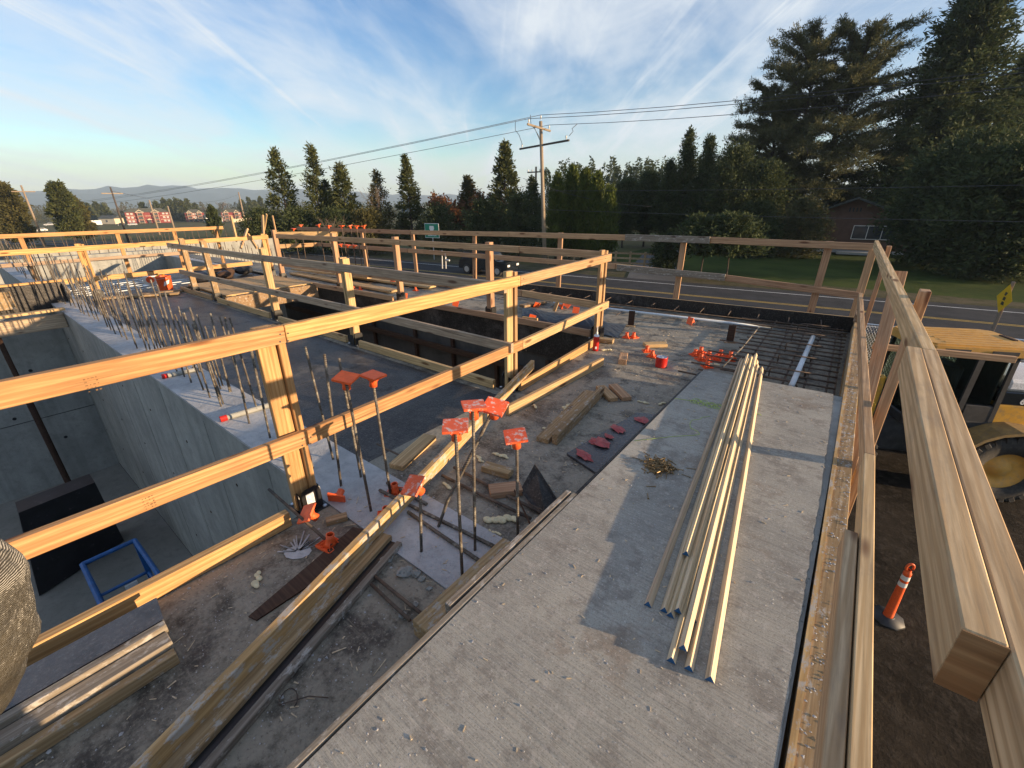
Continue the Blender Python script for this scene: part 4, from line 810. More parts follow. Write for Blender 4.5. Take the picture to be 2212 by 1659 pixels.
def splinters():
    vs, fs = [], []
    for k in range(900):
        on = rr.random()
        if on < .45: x, y, z = rr.uniform(-2.1, -.97), rr.uniform(-.4, 4.6), .001 + (.009 if .9 < 0 else 0)
        elif on < .62: x, y, z = rr.uniform(-.89, .12), rr.uniform(.1, 4.05), .2005
        else: x, y, z = rr.uniform(-2.2, 0), rr.uniform(4.4, 6.6), .001
        if z < .1 and .95 < y < 1.39: z = .0095
        a = rr.uniform(0, 6.28); l = rr.uniform(.003, .010) if z > .1 else rr.uniform(.004, .016) if rr.random() < .95 else rr.uniform(.02, .04); w = rr.uniform(.0012, .003); h = rr.uniform(.001, .003); c_, s_ = math.cos(a), math.sin(a); k0 = len(vs)
        for (u, v_) in ((-l, -w), (l, -w*.6), (l, w*.6), (-l, w)):
            for zz in (0, h): vs.append((x+u*c_-v_*s_, y+u*s_+v_*c_, z+zz))
        fs += [(k0+1, k0+3, k0+5, k0+7), (k0, k0+2, k0+3, k0+1), (k0+2, k0+4, k0+5, k0+3), (k0+4, k0+6, k0+7, k0+5), (k0+6, k0, k0+1, k0+7)]
    tag(soup('wood_splinters', vs, fs, LATH), 'tan wood splinters and sawdust strewn over deck and slab', 'splinters', None, 'stuff')
splinters()
# lying bars
for n_, (a_, b_, lab) in enumerate(((s(1495, 1930), s(1974, 2165), 'ribbed bar lying from the pale wall top under the diagonal board to the slab timber'), (s(1607, 2016), s(1908, 2222), 'ribbed bar lying nearest to the slab timber on the wall top'), (s(1524, 1900), s(1680, 1985), 'ribbed bar end lying beside the standing fallen cap'),
                        (s(1740, 1872), s(2090, 2042), 'dark bar lying under the three middle capped bars'), (s(1788, 1840), s(2170, 2040), 'dark bar lying across the reddish offcut to the black panel'), (s(1459, 2255), s(1690, 2440), 'dirty bar lying on the near deck, upper one of two right of the stringer'), (s(1462, 2300), s(1615, 2443), 'dirty bar lying on the near deck, lower one of two right of the stringer'),
                        (s(1485, 1748), s(1620, 1815), 'short rusty bar lying over the short pale board'), (s(1058, 1926), s(1307, 2146), 'rusty bar leaning over the toe board past two fallen caps'), (s(2080, 1985), s(2230, 2050), 'short grey bar in front of the black ply offcut'))):
    z0 = .19 if n_ == 8 else .055 if n_ in (7,) else .02; p0, p1 = at(*a_, z0), at(*b_, .02)
    tag(rebar('lying_rebar', [p0, (p0+p1)/2+V((0, 0, -.003 if n_ < 8 else .0)), p1], .0105 if n_ < 5 else .008, None, MATBAR if n_ not in (0, 1, 2) else REBAR), lab, 'rebar')
# red ended pipes across the wall top
for a_, b_, lab in ((c(5, 1765, 700), c(5, 2150, 588), 'grey pipe sleeve with a red end on the wall top, nearer one'), (c(5, 1300, 365), c(5, 1570, 308), 'grey pipe sleeve with a red end on the wall top, farther one')):
    p0, p1 = at(*a_, .03), at(*b_, .03); o = thing('pipe_sleeve', lab, 'pipe', p0); MB().cyl((0, 0, 0), p1-p0, .022, n=14).build('pipe', WALLC, o); d_ = (p1-p0).normalized(); MB().cyl(d_*-.02, d_*.03, .025, n=14).build('end_cap', REDM, o)
# ---- on the slab
def lath(n0, f0, z0, z1, lab, w=.030, h=.026, mat=None):
    p0, p1 = V((*n0, z0)), V((*f0, z1)); m, l = frame(p0, p1)
    o = thing('wood_strip', lab, 'wood strip', (p0+p1)/2, 'triangular wood strips in a bundle on the slab')
    b = MB(); b.prism([(-w/2, 0), (w/2, 0), (rr.uniform(-.002, .002), h)], (-l/2, 0, 0), (0, 1, 0), (0, 0, 1), (1, 0, 0), l); b.build('strip', mat or LATH, o, world_in(o, m))
    b = MB(); b.prism([(-w/2, 0), (w/2, 0), (0, h)], (-l/2-.0012, 0, 0), (0, 1, 0), (0, 0, 1), (1, 0, 0), .001); b.build('painted_end', BLUEEND, o, world_in(o, m))
LL = ['leftmost pale triangular strip of the bundle, its near end standing apart', 'second pale strip from the left with one bright sunlit face', 'pale strip with its blue end tucked behind the second from left', 'pale strip in the middle, its blue end hidden between its neighbours', 'pale strip whose blue end reaches nearest left of the dark gap', 'pale strip lying on top of the bundle in the middle',
      'long pale strip with a large blue end right of the dark gap', 'pale strip buried deepest in the middle of the bundle', 'rightmost pale strip lying apart, nearest end of all']
for (n0, f0), (z0, z1), lab in zip((((-.336, 1.27), (-.701, 4.564)), ((-.277, 1.283), (-.67, 4.471)), ((-.251, 1.277), (-.647, 4.605)), ((-.233, 1.302), (-.627, 4.62)), ((-.188, 1.105), (-.573, 4.455)), ((-.168, 1.154), (-.593, 4.646)), ((-.132, 1.114), (-.537, 4.461)), ((-.173, 1.303), (-.567, 4.596)), ((-.066, 1.119), (-.49, 4.41))),
                       ((.203, .205), (.203, .228), (.203, .203), (.215, .228), (.203, .203), (.228, .252), (.203, .205), (.203, .203), (.203, .203)), LL): lath(n0, f0, z0, z1, lab)
lath((-.30, 1.6), (-.655, 4.58), .226, .251, 'pale strip riding on top of the left strips, its near end further up the slab')
def nails():
    b = MB(); b.cyl((-.024, 0, 0), (.024, 0, 0), .0022, n=6); b.cyl((.023, 0, 0), (.026, 0, 0), .0052, n=8); m1 = b.mesh('nail'); m1.materials.append(NAIL)
    b = MB(); b.cyl((-.018, 0, 0), (.018, 0, 0), .0026, n=6); b.cyl((.015, 0, 0), (.020, 0, 0), .0026, .006, n=8); m2 = b.mesh('nail'); m2.materials.append(NAIL)
    for k in range(150):
        a = rr.uniform(0, 6.283); r_ = (rr.random()**.35)*rr.uniform(.3, 1)
        x, y = -.655+.115*r_*math.cos(a)+rr.gauss(0, .012), 2.235+.125*r_*math.sin(a)+rr.gauss(0, .012)
        o = link('nail', m1 if rr.random() < .55 else m2, None); o.location = (x, y, .2045+rr.random()**2*.022*(1 if k > 40 else 0)); o.rotation_euler = (rr.uniform(0, 3), rr.gauss(0, .16), rr.uniform(0, 6.28))
        tag(o, 'brassy nail in the round heap on the poured slab', 'nail', 'nails heaped on the slab')
    for (x, y, a) in ((-.80, 2.24, .1), (-.60, 1.93, -1.1), (-.50, 2.33, .4), (-.50, 2.24, 0), (-.62, 2.02, .6), (-.77, 2.33, -.4)):
        o = link('nail', m1, None); o.location = (x, y, .2035); o.rotation_euler = (0, 0, a); tag(o, 'stray brassy nail lying apart from the heap on the slab', 'nail', 'stray nails round the heap')
nails()
def string_():
    pts = [at(*c(7, *q), .203) for q in ((1000, 875), (1160, 858), (1320, 840), (1470, 832), (1520, 825), (1500, 800), (1445, 775), (1440, 740), (1455, 712), (1520, 705), (1535, 690), (1600, 682))]
    b = MB(); b.tube(pts, .0013, 4)
    pts = [at(*c(7, *q), .203) for q in ((1320, 540), (1380, 548), (1460, 560))]
    for k in range(110):
        t = k/109; u = 1460+t*225+26*math.cos(k*.62); v_ = 555+t*58+17*math.sin(k*.62+.4)+10*math.sin(k*.23); pts.append(at(*c(7, u, v_), .203+.004*(k % 3)))
    b.tube(pts, .0016, 4); b.tube([at(*c(7, *q), .203) for q in ((1965, 668), (1985, 660), (2000, 668), (2005, 675))], .002, 4)
    tag(b.build('string_line', CORD), 'lime green string tangled on the slab at the left of the wood strips', 'string')
string_()
q = at(*s(1360, 2270+0), .0)
# twist of tie wire on the near deck
b = MB(); p = at(*s(1100+90/2.765, 2400+960/2.765), .006); b.tube([p+V((.05*math.cos(t*.5)*(1-t/14), .03*math.sin(t*.5), .002)) for t in range(12)]+[p+V((.06, .05, .004)), p+V((.12, .09, .004))], .0022, 5)
tag(b.build('tie_wire', MATBAR), 'dark twist of tie wire on the near deck right of the stringer', 'wire')
# ---- rebar mat in the far right corner and the bars along the road side form
MAT = thing('rebar_mat', 'dark tied rebar mat with bent bars between the poured slab and the far corner', 'rebar mat', (-.5, 5.6, .05))
def mbar(pts, r=.0095): rebar('bar', pts, r, MAT, MATBAR, 6)
for k in range(17):
    y = 4.26+k*.172; x0 = -1.0+rr.uniform(-.2, .15); z = .075; mbar([(x0, y-.03, z), (-.2, y, z), (.09, y+.02, z)])
for k, x_ in enumerate((.06, .0, -.17, -.34, -.52, -.72)): mbar([(x_+.04, 4.15, .058), (x_+.01, 5.6, .058), (x_-.03, 7.15, .058)])
for k in range(5):
    y = 4.45+k*.52; mbar([(-.85, y, .105), (-.28, y+.02, .115), (-.20, y+.02, .10), (-.17, y+.02, .05), (-.17, y+.02, .012)], .0095); mbar([(-.45, y+.24, .03), (-.45, y+.24, .13), (-.40, y+.24, .15), (-.1, y+.26, .15)], .0075)
rebar('yellowed_bar', [at(*c(3, 1985, 1085), .09), at(*c(3, 1850, 1250), .085), at(*c(3, 1700, 1395), .08)], .009, MAT, REBAR)
for k in range(30):
    t = .03+k*.031; p = alongf(t, 0, 0); n_ = V((-.1, 1, 0)).normalized(); z = .125+rr.uniform(-.015, .015); l = rr.uniform(.26, .4)
    a0 = p - n_*(l+.06); a1 = p - n_*.07; mbar([(a0.x, a0.y, z), (a1.x, a1.y, z), (a1.x+.005, a1.y+.015, z-.012), (a1.x+.005, a1.y+.02, .01)], .0075)
    if k % 3 == 1: b0 = p - n_*rr.uniform(.75, .9); b1 = p - n_*.4; mbar([(b0.x, b0.y, .035), (b1.x, b1.y, .04)], .007)
for t0, t1, z, off in ((.0, .55, .045, .42), (.02, .9, .05, .18), (.25, .95, .03, .30)):
    p0, p1 = alongf(t0, -off, z), alongf(t1, -off, z); mbar([p0-V((0, 2*0, 0)), (p0+p1)/2, p1])
def pipe(name, lab, p0, p1, r): tag(MB().cyl((0, 0, 0), p1-p0, r, n=14).build(name, PVC, None, M.Translation(p0), True), lab, 'conduit')
pipe('conduit', 'long pale conduit lying along the road side form bars', at(*c(3, 360, 885), .06), at(*c(3, 2200, 1100), .06), .019)
pipe('conduit', 'pale conduit lying across the rebar mat towards the slab', at(*c(4, 542, 1160), .11), at(*c(4, 372, 1545), .11), .024)
for u, v_, lab in ((972, 1072, 'dark wooden stake in the deck below the long conduit'), (1755, 1200, 'brown upright stake plate with a foot, left of the rebar mat')):
    q = at(*c(3, u, v_), 0); o = thing('form_stake', lab, 'stake', (q.x, q.y, 0)); o.rotation_euler = (0, 0, .25); MB().box((0, 0, .11), (.085, .02, .22), None, .003).build('upright', BROWN, o); MB().box((0, -.02, .006), (.13, .1, .012), None, .003).build('foot', USED, o)
q = at(*c(3, 365, 955), 0); one('small leaning wood wedge behind the near guard post', 'wedge', 'wood_wedge', (q.x, q.y, .0), (q.x+.05, q.y+.03, .17), 0.06, 0.02, PALE, up=(1, 0, 0))
# black film heaped beyond the opening corner
def film():
    P0 = [at(*c(3, 110, 935), .0), at(*c(3, 930, 1080), .0), at(*c(3, 870, 1175), .0), at(*c(3, 110, 1010), .0)]; n, m_ = 34, 12; vs = []; fs = []
    for j in range(m_+1):
        for i in range(n+1):
            u, v = i/n, j/m_; p = P0[0].lerp(P0[1], u).lerp(P0[3].lerp(P0[2], u), v); h = .13*math.sin(math.pi*min(1, max(0, v)))**.6*(.65+.35*math.sin(u*9+2))*min(1, (1-u)*4, u*6+.2)
            vs.append((p.x, p.y, .008+h+rr.uniform(0, .012)))
    for j in range(m_):
        for i in range(n): fs.append((j*(n+1)+i, j*(n+1)+i+1, (j+1)*(n+1)+i+1, (j+1)*(n+1)+i))
    tag(soup('plastic_film', vs, fs, FILM), 'crumpled black plastic film heaped on the deck behind the corner post', 'plastic film')
film()
b0, b1 = at(*c(3, 115, 1020), .03), at(*c(3, 235, 1035), .03); one('pale board end beside the black film', 'board', 'board', b0, b1, .09, .03, PALE)
b0, b1 = at(*c(3, 110, 915), .03), at(*c(3, 290, 880), .03); one('flat boards stacked by the orange cap beyond the near rail post', 'board', 'board', b0, b1, .038, .14, USED)
# wavy bars, clamps on the far deck
WB = thing('wavy_bars', 'dark wavy bar supports lying on the far deck beyond the rails', 'bar support', at(*c(2, 1100, 1110), 0))
for a_, b_ in (((900, 1090), (1180, 1130)), ((1250, 1135), (1520, 1170)), ((760, 1060), (940, 1095))):
    p0, p1 = at(*c(2, *a_), .02), at(*c(2, *b_), .02); mw = [p0.lerp(p1, t/20)+V((0, 0, .03*abs(math.sin(t*.9)))) for t in range(21)]; rebar('wavy_bar', mw, .008, WB, MATBAR, 5)
CLP = thing('clamp', 'pair of galvanised screw clamps standing on the far edge form', 'clamp', at(*c(2, 1505, 1020), .12))
for u in (1492, 1520):
    g = ony(*c(2, u, 1020), 6.75); t_ = ony(*c(2, u-4, 880 if u < 1500 else 900), 6.75); MB().cyl((0, 0, 0), t_-g, .016, n=10).build('clamp_post', GALV, CLP, world_in(CLP, M.Translation(g)))
g = ony(*c(2, 1540, 955), 6.75); MB().cyl((-.06, 0, 0), (.03, 0, 0), .02, n=10).build('handle', GALV, CLP, world_in(CLP, M.Translation(g)))
# ------------------------------------------------------------------ wheel loader on the dirt below
LO = thing('wheel_loader', 'dusty yellow wheel loader parked on the dirt beside the deck', 'wheel loader', (1.54, 11.5, -4.15)); LO.rotation_euler = (0, 0, math.atan2(.41, .912))
def lp(u, v, w): return V((u, -v, w))       # local: u rearwards, v towards the deck, w up
def lbox(b, u0, u1, v0, v1, w0, w1, bev=0.02): return b.box(((u0+u1)/2, -(v0+v1)/2, (w0+w1)/2), (u1-u0, abs(v1-v0), w1-w0), None, bev)
def text(body, size, mat, name, parent, m, depth=.004, shear=0.0):
    cu = bpy.data.curves.new(name, 'FONT'); cu.body = body; cu.size = size; cu.extrude = depth; cu.align_x = 'CENTER'; cu.align_y = 'CENTER'; cu.shear = shear; cu.offset = size*.018
    t = bpy.data.objects.new('tmp_text', cu); COL.objects.link(t); bpy.context.view_layer.update()
    me = bpy.data.meshes.new_from_object(t); bpy.data.objects.remove(t); me.materials.clear(); return link(name, me, mat, parent, m)
def loader():
    b = MB(); out = [(-.12, -.08), (.02, .06), (1.55, .08), (1.72, -.02), (1.76, -.6), (1.72, -1.3), (1.55, -1.42), (.02, -1.42), (-.12, -1.28)]
    b.prism([(u, -v) for u, v in out], (0, 0, 3.03), (1, 0, 0), (0, 1, 0), (0, 0, 1), .15)
    b.prism([(.02+u*.965, -(-.68+(v+.68)*.93)) for u, v in out], (0, 0, 3.18), (1, 0, 0), (0, 1, 0), (0, 0, 1), .035)
    rf = b.build('cab_roof', YELLOWD, LO)
    for k in range(7): MB().box((.80, .13+k*.18, 3.220), (1.15, .075, .010), None, .004).build('roof_rib', YELLOWD, rf)
    MB().box((1.60, .68, 3.222), (.08, .4, .03), None, .01).build('roof_vent', BROWN, rf)
    for u in (.36, 1.12): MB().box((u, -.082, 3.10), (.42, .012, .075), None, .003).build('roof_slot', DARK, rf)
    b = MB()
    for u0, u1, lean in ((.0, .07, .10), (.80, .90, .02), (1.34, 1.42, -.02)):
        for v in (.0, -1.34): b.bar(lp(u0+.04-lean*1.2, v, 1.60), lp(u0+.04, v, 3.04), .06, u1-u0, (1, 0, 0))
    lbox(b, -.08, 1.44, .03, -1.37, 1.44, 1.64, .02); lbox(b, .9, 1.42, .025, -1.36, 1.62, 1.98, .01); lbox(b, -.1, 1.43, .02, -.02, 2.98, 3.05, .0); b.build('cab_frame', DARK, LO)
    b = MB(); lbox(b, .35, .85, -.35, -1.0, 1.62, 2.1, .05); lbox(b, .75, .92, -.35, -1.0, 1.9, 2.65, .06); lbox(b, .0, .2, -.5, -.9, 1.6, 2.2, .04); lbox(b, 1.30, 1.34, -.06, -1.30, 1.64, 2.9, .01); lbox(b, .15, 1.3, -1.28, -1.32, 1.64, 2.3, .01); b.cyl(lp(.12, -.68, 2.2), lp(.26, -.68, 2.42), .02); b.build('seat_and_dark_lining', DARK, LO)  # seat and column, plus dark back and side sheets added to darken the windows
    for u0, u1, v in ((.06, .82, -.01), (.90, 1.35, -.01), (.06, 1.35, -1.34)):
        b = MB(); lbox(b, u0, u1, v, v-.006, 1.66 if u0 < .5 else 2.0, 2.98, 0); b.build('cab_window', GLASS, LO)
    b = MB(); lbox(b, -.04, -.03, -.03, -1.32, 1.64, 2.98, 0); b.build('cab_window', GLASS, LO)
    b = MB(); b.bar(lp(-.05, .0, 2.35), lp(-.22, .22, 2.55), .015, .015); lbox(b, -.26, -.20, .12, .34, 2.5, 2.82, .015); b.build('mirror', DARK, LO)
    MB().ball(lp(1.5, .02, 2.98), .06, (1.3, 1, .7)).build('work_light', WHITE, LO)
    # engine hood behind the cab
    b = MB(); lbox(b, 1.46, 3.75, -.02, -1.32, 2.31, 2.56, .06); b.build('hood_top', STICK, LO)
    b = MB(); lbox(b, 1.44, 3.78, .015, -1.355, 2.04, 2.31, .015); b.build('hood_stripe', CARBLUE, LO)
    b = MB(); lbox(b, 1.42, 3.8, .01, -1.35, 1.30, 2.04, .02); lbox(b, 2.25, 2.28, .02, .0, 1.4, 2.03, 0); hd = b.build('hood_side', YELLOW, LO)
    text('624', .17, WHITE, 'number', LO, M.Translation(lp(1.86, .018, 2.13)) @ M.Rotation(math.pi/2, 4, 'X'))
    # fender over the rear wheel
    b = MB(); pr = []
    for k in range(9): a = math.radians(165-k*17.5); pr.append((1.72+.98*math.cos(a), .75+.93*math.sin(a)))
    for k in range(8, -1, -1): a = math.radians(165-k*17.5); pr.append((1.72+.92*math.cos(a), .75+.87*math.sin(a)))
    b.prism(pr, (0, -.52, 0), (1, 0, 0), (0, 0, 1), (0, 1, 0), .54); b.build('rear_fender', m_plain('dusty_shaded_yellow', (.27, .17, .055), .75, 0, .2, 6, dirt=(.17, .12, .07), dirtlo=.42, dirthi=.7, dirtamt=.7), LO)  # dusty yellow, with the fender's shade darkened into the colour too
    b = MB(); lbox(b, .15, .8, .30, -.05, 1.05, 1.10, .01); lbox(b, .2, .75, .42, .1, .70, .75, .01); lbox(b, .15, .2, .42, .38, .68, 1.5, .005); b.build('step', DARK, LO)
    # chassis, boom and bucket
    b = MB(); lbox(b, -.35, 3.6, -.25, -1.1, .62, 1.44, .04); lbox(b, -1.75, -.55, -.25, -1.1, .55, 1.5, .05); lbox(b, -.6, -.3, -.45, -.9, .7, 1.3, .05); b.build('chassis', DARK, LO)
    b = MB(); lbox(b, -.98, -.50, -.14, -.26, 1.02, 2.42, .05); lbox(b, -.98, -.50, -1.1, -1.22, 1.02, 2.42, .05); lbox(b, -.95, -.60, -.26, -1.1, 1.8, 2.3, .03); b.build('front_tower', YELLOW, LO)
    for v in (-.20, -1.16):
        b = MB(); b.prism([(-.62, 2.40), (-.62, 2.05), (-1.7, 1.75), (-2.75, .70), (-2.95, .95), (-1.9, 2.12)], lp(0, v+.05, 0), (1, 0, 0), (0, 0, 1), (0, 1, 0), .10); b.build('boom_arm', CARBLUE, LO)
    text('DEERE', .21, WHITE, 'lettering', LO, M.Translation(lp(-1.32, -.148, 2.04)) @ M.Rotation(math.pi/2, 4, 'X') @ M.Rotation(-.23*-1, 4, 'Z'))
    b = MB(); b.prism([(-2.7, .1), (-2.65, 1.05), (-2.95, 1.2), (-3.2, .55), (-4.0, .06), (-3.9, .02)], lp(0, .55, 0), (1, 0, 0), (0, 0, 1), (0, 1, 0), 2.45); b.build('bucket', YELLOWD, LO)
    b = MB(); b.cyl(lp(-.7, -.68, 1.9), lp(-1.9, -.68, 2.0), .09); b.cyl(lp(-1.9, -.68, 2.0), lp(-2.7, -.68, 1.2), .05); b.build('hydraulic_ram', GALV, LO)
    MB().box(lp(-.75, -.10, 1.35), (.16, .05, .34), None, .01).build('tail_light', REDM, LO)
    for v, u in ((.43, 1.72), (-1.78, 1.72), (.43, -1.28), (-1.78, -1.28)):
        wv = -1 if v > 0 else 1; o = link('wheel', None, None, LO) if False else None
        b = MB(); n = 40; prof = [(.40, -.25), (.62, -.27), (.72, -.25), (.755, -.18), (.755, .18), (.72, .25), (.62, .27), (.40, .25), (.40, -.25)]
        mm = M.Translation(lp(u, v-.27*(1 if v > 0 else -1), .755)) @ M.Rotation(math.pi/2, 4, 'X')
        b.lathe(prof, n, M.Identity(4))
        for k in range(26):
            a = k*2*math.pi/26
            for sg in (-1, 1):
                aa = a+(sg+1)*.06; b.box((math.cos(aa)*.76, math.sin(aa)*.76, sg*.13), (.055, .115, .22), M.Rotation(aa, 3, 'Z') @ M.Rotation(sg*.5, 3, 'X'), .012)
                b.box((math.cos(aa)*.70, math.sin(aa)*.70, sg*.255), (.12, .10, .03), M.Rotation(aa, 3, 'Z'), .01)
        wh = b.build('wheel', RUBBER, LO, mm)
        b = MB(); b.lathe([(.41, .10), (.44, .20), (.41, .235), (.36, .16), (.20, .10), (.16, .17), (0, .18)], 30); b.lathe([(.41, -.10), (.44, -.20), (.41, -.235), (.36, -.16), (.20, -.10), (.16, -.17), (0, -.18)], 30); b.build('rim', YELLOWD, wh)
loader()
# ------------------------------------------------------------------ delineator post on the dirt
CO = thing('channelizer_post', 'orange delineator post with two white bands on a grey rubber base', 'delineator', (1.56, 7.03, -4.1)); CO.rotation_euler = (0, 0, .5)
MB().lathe([(.072, .0), (.062, .06), (.045, .86), (.048, .88), (.048, .90), (.036, .92), (.030, .96)], 18).build('tube', ORANGE, CO)
def gr():
    b = MB(); pts = [V((math.cos(a)*.045, 0, .99+math.sin(a)*.07)) for a in [i*math.pi/10-.3 for i in range(14)]]; b.tube(pts, .016, 6); b.build('grip', ORANGE, CO)
gr()
for z0 in (.66, .78): MB().lathe([(.0535-.0215*(z0-.5)*.5, z0), (.0515-.0215*(z0-.42)*.5, z0+.075)], 18).build('white_band', WHITE, CO)
MB().lathe([(0, 0), (.22, 0), (.21, .03), (.09, .055), (.075, .07)], 8).build('rubber_base', DARK, CO)
# ------------------------------------------------------------------ yellow diamond sign by the road, seen from the side
def ysign():
    base = far(2140, 722, 25.5); X, Y = base.x, base.y; t = ony(2178, 600, Y)
    o = thing('warning_sign', 'yellow diamond road sign on a wood post seen nearly edge on', 'road sign', (X, Y, -3.6)); top = ony(2185, 620, Y).z+3.6
    MB().box((0, 0, top/2+.1), (.10, .10, top+.2), None, .008).build('post', POLEW, o)
    a = math.radians(103); d = V((math.cos(a), math.sin(a), 0)); n = V((math.sin(a), -math.cos(a), 0)); zc = top-.45; b = MB(); s_ = .56
    b.prism([(0, -s_), (s_, 0), (0, s_), (-s_, 0)], n*-.06+V((0, 0, zc)), d, (0, 0, 1), n, .006); p = b.build('sign_plate', SIGNY, o)
    for dz in (-.18, .0, .18): MB().prism([(-.08+dz*.3, -.07), (.09, -.06), (.07, .07), (-.10, .05)], n*-.064+V((0, 0, zc+dz)), d, (0, 0, 1), n, .003).build('marking', DARK, o)
ysign()
# green guide sign over the road
def gsign():
    t0 = far(932, 484, 46.0); o = thing('guide_sign', 'small green guide sign with white emblem on a steel post across the road', 'road sign', (t0.x, t0.y, gz(t0.x, t0.y))); h = t0.z-o.location.z
    o.rotation_euler = (0, 0, math.radians(10))
    MB().box((0, .05, h/2), (.09, .07, h), None, .004).build('post', GALV, o)
    MB().box((0, 0, h-.62), (1.75, .03, 1.36), None, .01).build('sign_border', WHITE, o); MB().box((0, -.018, h-.62), (1.66, .01, 1.27), None, .004).build('sign_panel', SIGNG, o)
    b = MB(); b.prism([(-.25, .25), (.25, .25), (.30, .0), (.16, -.24), (0, -.30), (-.16, -.24), (-.30, .0)], (0, -.025, h-.42), (1, 0, 0), (0, 0, 1), (0, -1, 0), .006); b.build('emblem', WHITE, o)
    text('Silverton', .30, WHITE, 'lettering', o, M.Translation((0, -.026, h-1.03)) @ M.Rotation(math.pi/2, 4, 'X'))
gsign()
# ------------------------------------------------------------------ vehicles
def car(name, label, x, y, rz, kind, mat, z=None):
    """side profile swept across the width, with glasshouse, wheels and lamps"""
    o = thing(name, label, 'car' if kind != 'truck' else 'truck', (x, y, gz(x, y) if z is None else z)); o.rotation_euler = (0, 0, rz)
    if kind == 'suv': body = [(-2.3, .35), (-2.35, .75), (-2.25, 1.05), (-1.0, 1.12), (2.1, 1.15), (2.25, .9), (2.3, .4)]; cab = [(-1.15, 1.1), (-.55, 1.72), (1.9, 1.74), (2.15, 1.12)]
    elif kind == 'pickup': body = [(-2.7, .45), (-2.75, .85), (-2.6, 1.1), (-1.2, 1.18), (2.7, 1.16), (2.75, .5)]; cab = [(-1.2, 1.16), (-.6, 1.78), (.75, 1.8), (1.0, 1.16)]
    else: body = [(-2.15, .3), (-2.2, .65), (-2.0, .85), (-.9, .95), (2.0, .98), (2.15, .7), (2.15, .32)]; cab = [(-1.0, .93), (-.35, 1.42), (1.1, 1.44), (1.75, .97)]
    W_ = .92; b = MB(); b.prism(body, (0, -W_, 0), (1, 0, 0), (0, 0, 1), (0, 1, 0), 2*W_); bmesh.ops.bevel(b.bm, geom=b.bm.edges[:], offset=.06, segments=2, affect='EDGES'); b.build('body', mat, o, None, False)
    b = MB(); b.prism(cab, (0, -W_*.9, 0), (1, 0, 0), (0, 0, 1), (0, 1, 0), 1.8*W_); bmesh.ops.bevel(b.bm, geom=b.bm.edges[:], offset=.07, segments=2, affect='EDGES'); b.build('roof', mat, o)
    for sy in (-1, 1):
        k = [(u*.9+.05, v-.06 if v > 1.3 else v+.04) for u, v in cab]; b = MB(); b.prism(k, (0, sy*W_*.9+(.004 if sy > 0 else -.012), 0), (1, 0, 0), (0, 0, 1), (0, 1, 0), .008); b.build('window', WINDOW, o)
    (u0, v0), (u1, v1) = cab[0], cab[1]; b = MB(); b.quad((u0-.02, -.72, v0+.05), (u0-.02, .72, v0+.05), (u1-.03, .66, v1-.06), (u1-.03, -.66, v1-.06)); b.build('windscreen', WINDOW, o)
    wr = .36 if kind != 'sedan' else .31
    for u in (body[0][0]+.85, body[-1][0]-.85):
        for sy in (-1, 1):
            wh = MB().cyl((u, sy*.70, wr), (u, sy*.94, wr), wr, n=20).build('wheel', RUBBER, o); MB().cyl((u, sy*.935, wr), (u, sy*.95, wr), wr*.62, n=16).build('rim', GALV, wh)
    for sy in (-.66, .66): MB().box((body[1][0]+.02, sy, .78 if kind != 'sedan' else .62), (.06, .34, .16), None, .02).build('headlight', WHITE, o); MB().box((body[-1][0]-.01, sy, .85 if kind != 'sedan' else .68), (.06, .2, .2), None, .02).build('tail_light', REDM, o)
    return o
rd = math.atan(.117)
q = at(1055, 592, -3.6); car('suv', 'black suv driving along the road behind the guard rails', q.x, q.y, rd+math.pi, 'suv', CARBLUE, -3.54)
# ------------------------------------------------------------------ trees
def leaves(pos, axis, ln, wd, rg):
    """pointed leaf sprays as four-cornered slivers"""
    n = len(pos); r = rg.normal(size=(n, 3)); b = np.cross(axis, r); b /= np.linalg.norm(b, axis=1)[:, None]+1e-9
    L_ = ln[:, None]; W_ = wd[:, None]
    v = np.stack([pos, pos+axis*L_*.45+b*W_, pos+axis*L_, pos+axis*L_*.45-b*W_], 1).reshape(-1, 3)
    return v
def leafmesh(name, v, mat, parent):
    n = len(v)//4; me = bpy.data.meshes.new(name); me.vertices.add(len(v)); me.vertices.foreach_set('co', v.astype(np.float32).ravel())
    me.loops.add(4*n); me.loops.foreach_set('vertex_index', np.arange(4*n, dtype=np.int32)); me.polygons.add(n)
    me.polygons.foreach_set('loop_start', np.arange(0, 4*n, 4, dtype=np.int32)); me.update(); me.validate(); return link(name, me, mat, parent)
def unit(a): return a/(np.linalg.norm(a, axis=-1, keepdims=True)+1e-9)
def trunkpts(h, lean, rg, wob=.01):
    k = 7; return [V((lean[0]*h*t*t+rg.normal()*wob*h*t*(1-t)*2, lean[1]*h*t*t+rg.normal()*wob*h*t*(1-t)*2, h*t)) for t in [i/(k-1) for i in range(k)]]
def along(pts, t):
    f = t*(len(pts)-1); i = min(len(pts)-2, int(f)); return np.array(pts[i].lerp(pts[i+1], f-i))
PROF = {'cone': lambda t: (1-t)**.8*(.35+.65*min(1, t*6+.3)), 'pine': lambda t: max(.05, math.sin(math.pi*min(1, (1-t)*.78+.06))**.75), 'oval': lambda t: max(.05, math.sin(math.pi*(t*.82+.12))**.7),
        'column': lambda t: max(.06, (1-t**2.6)**.8), 'broad': lambda t: max(.12, math.sin(math.pi*min(1, (1-t)*.72+.14))**.6)}
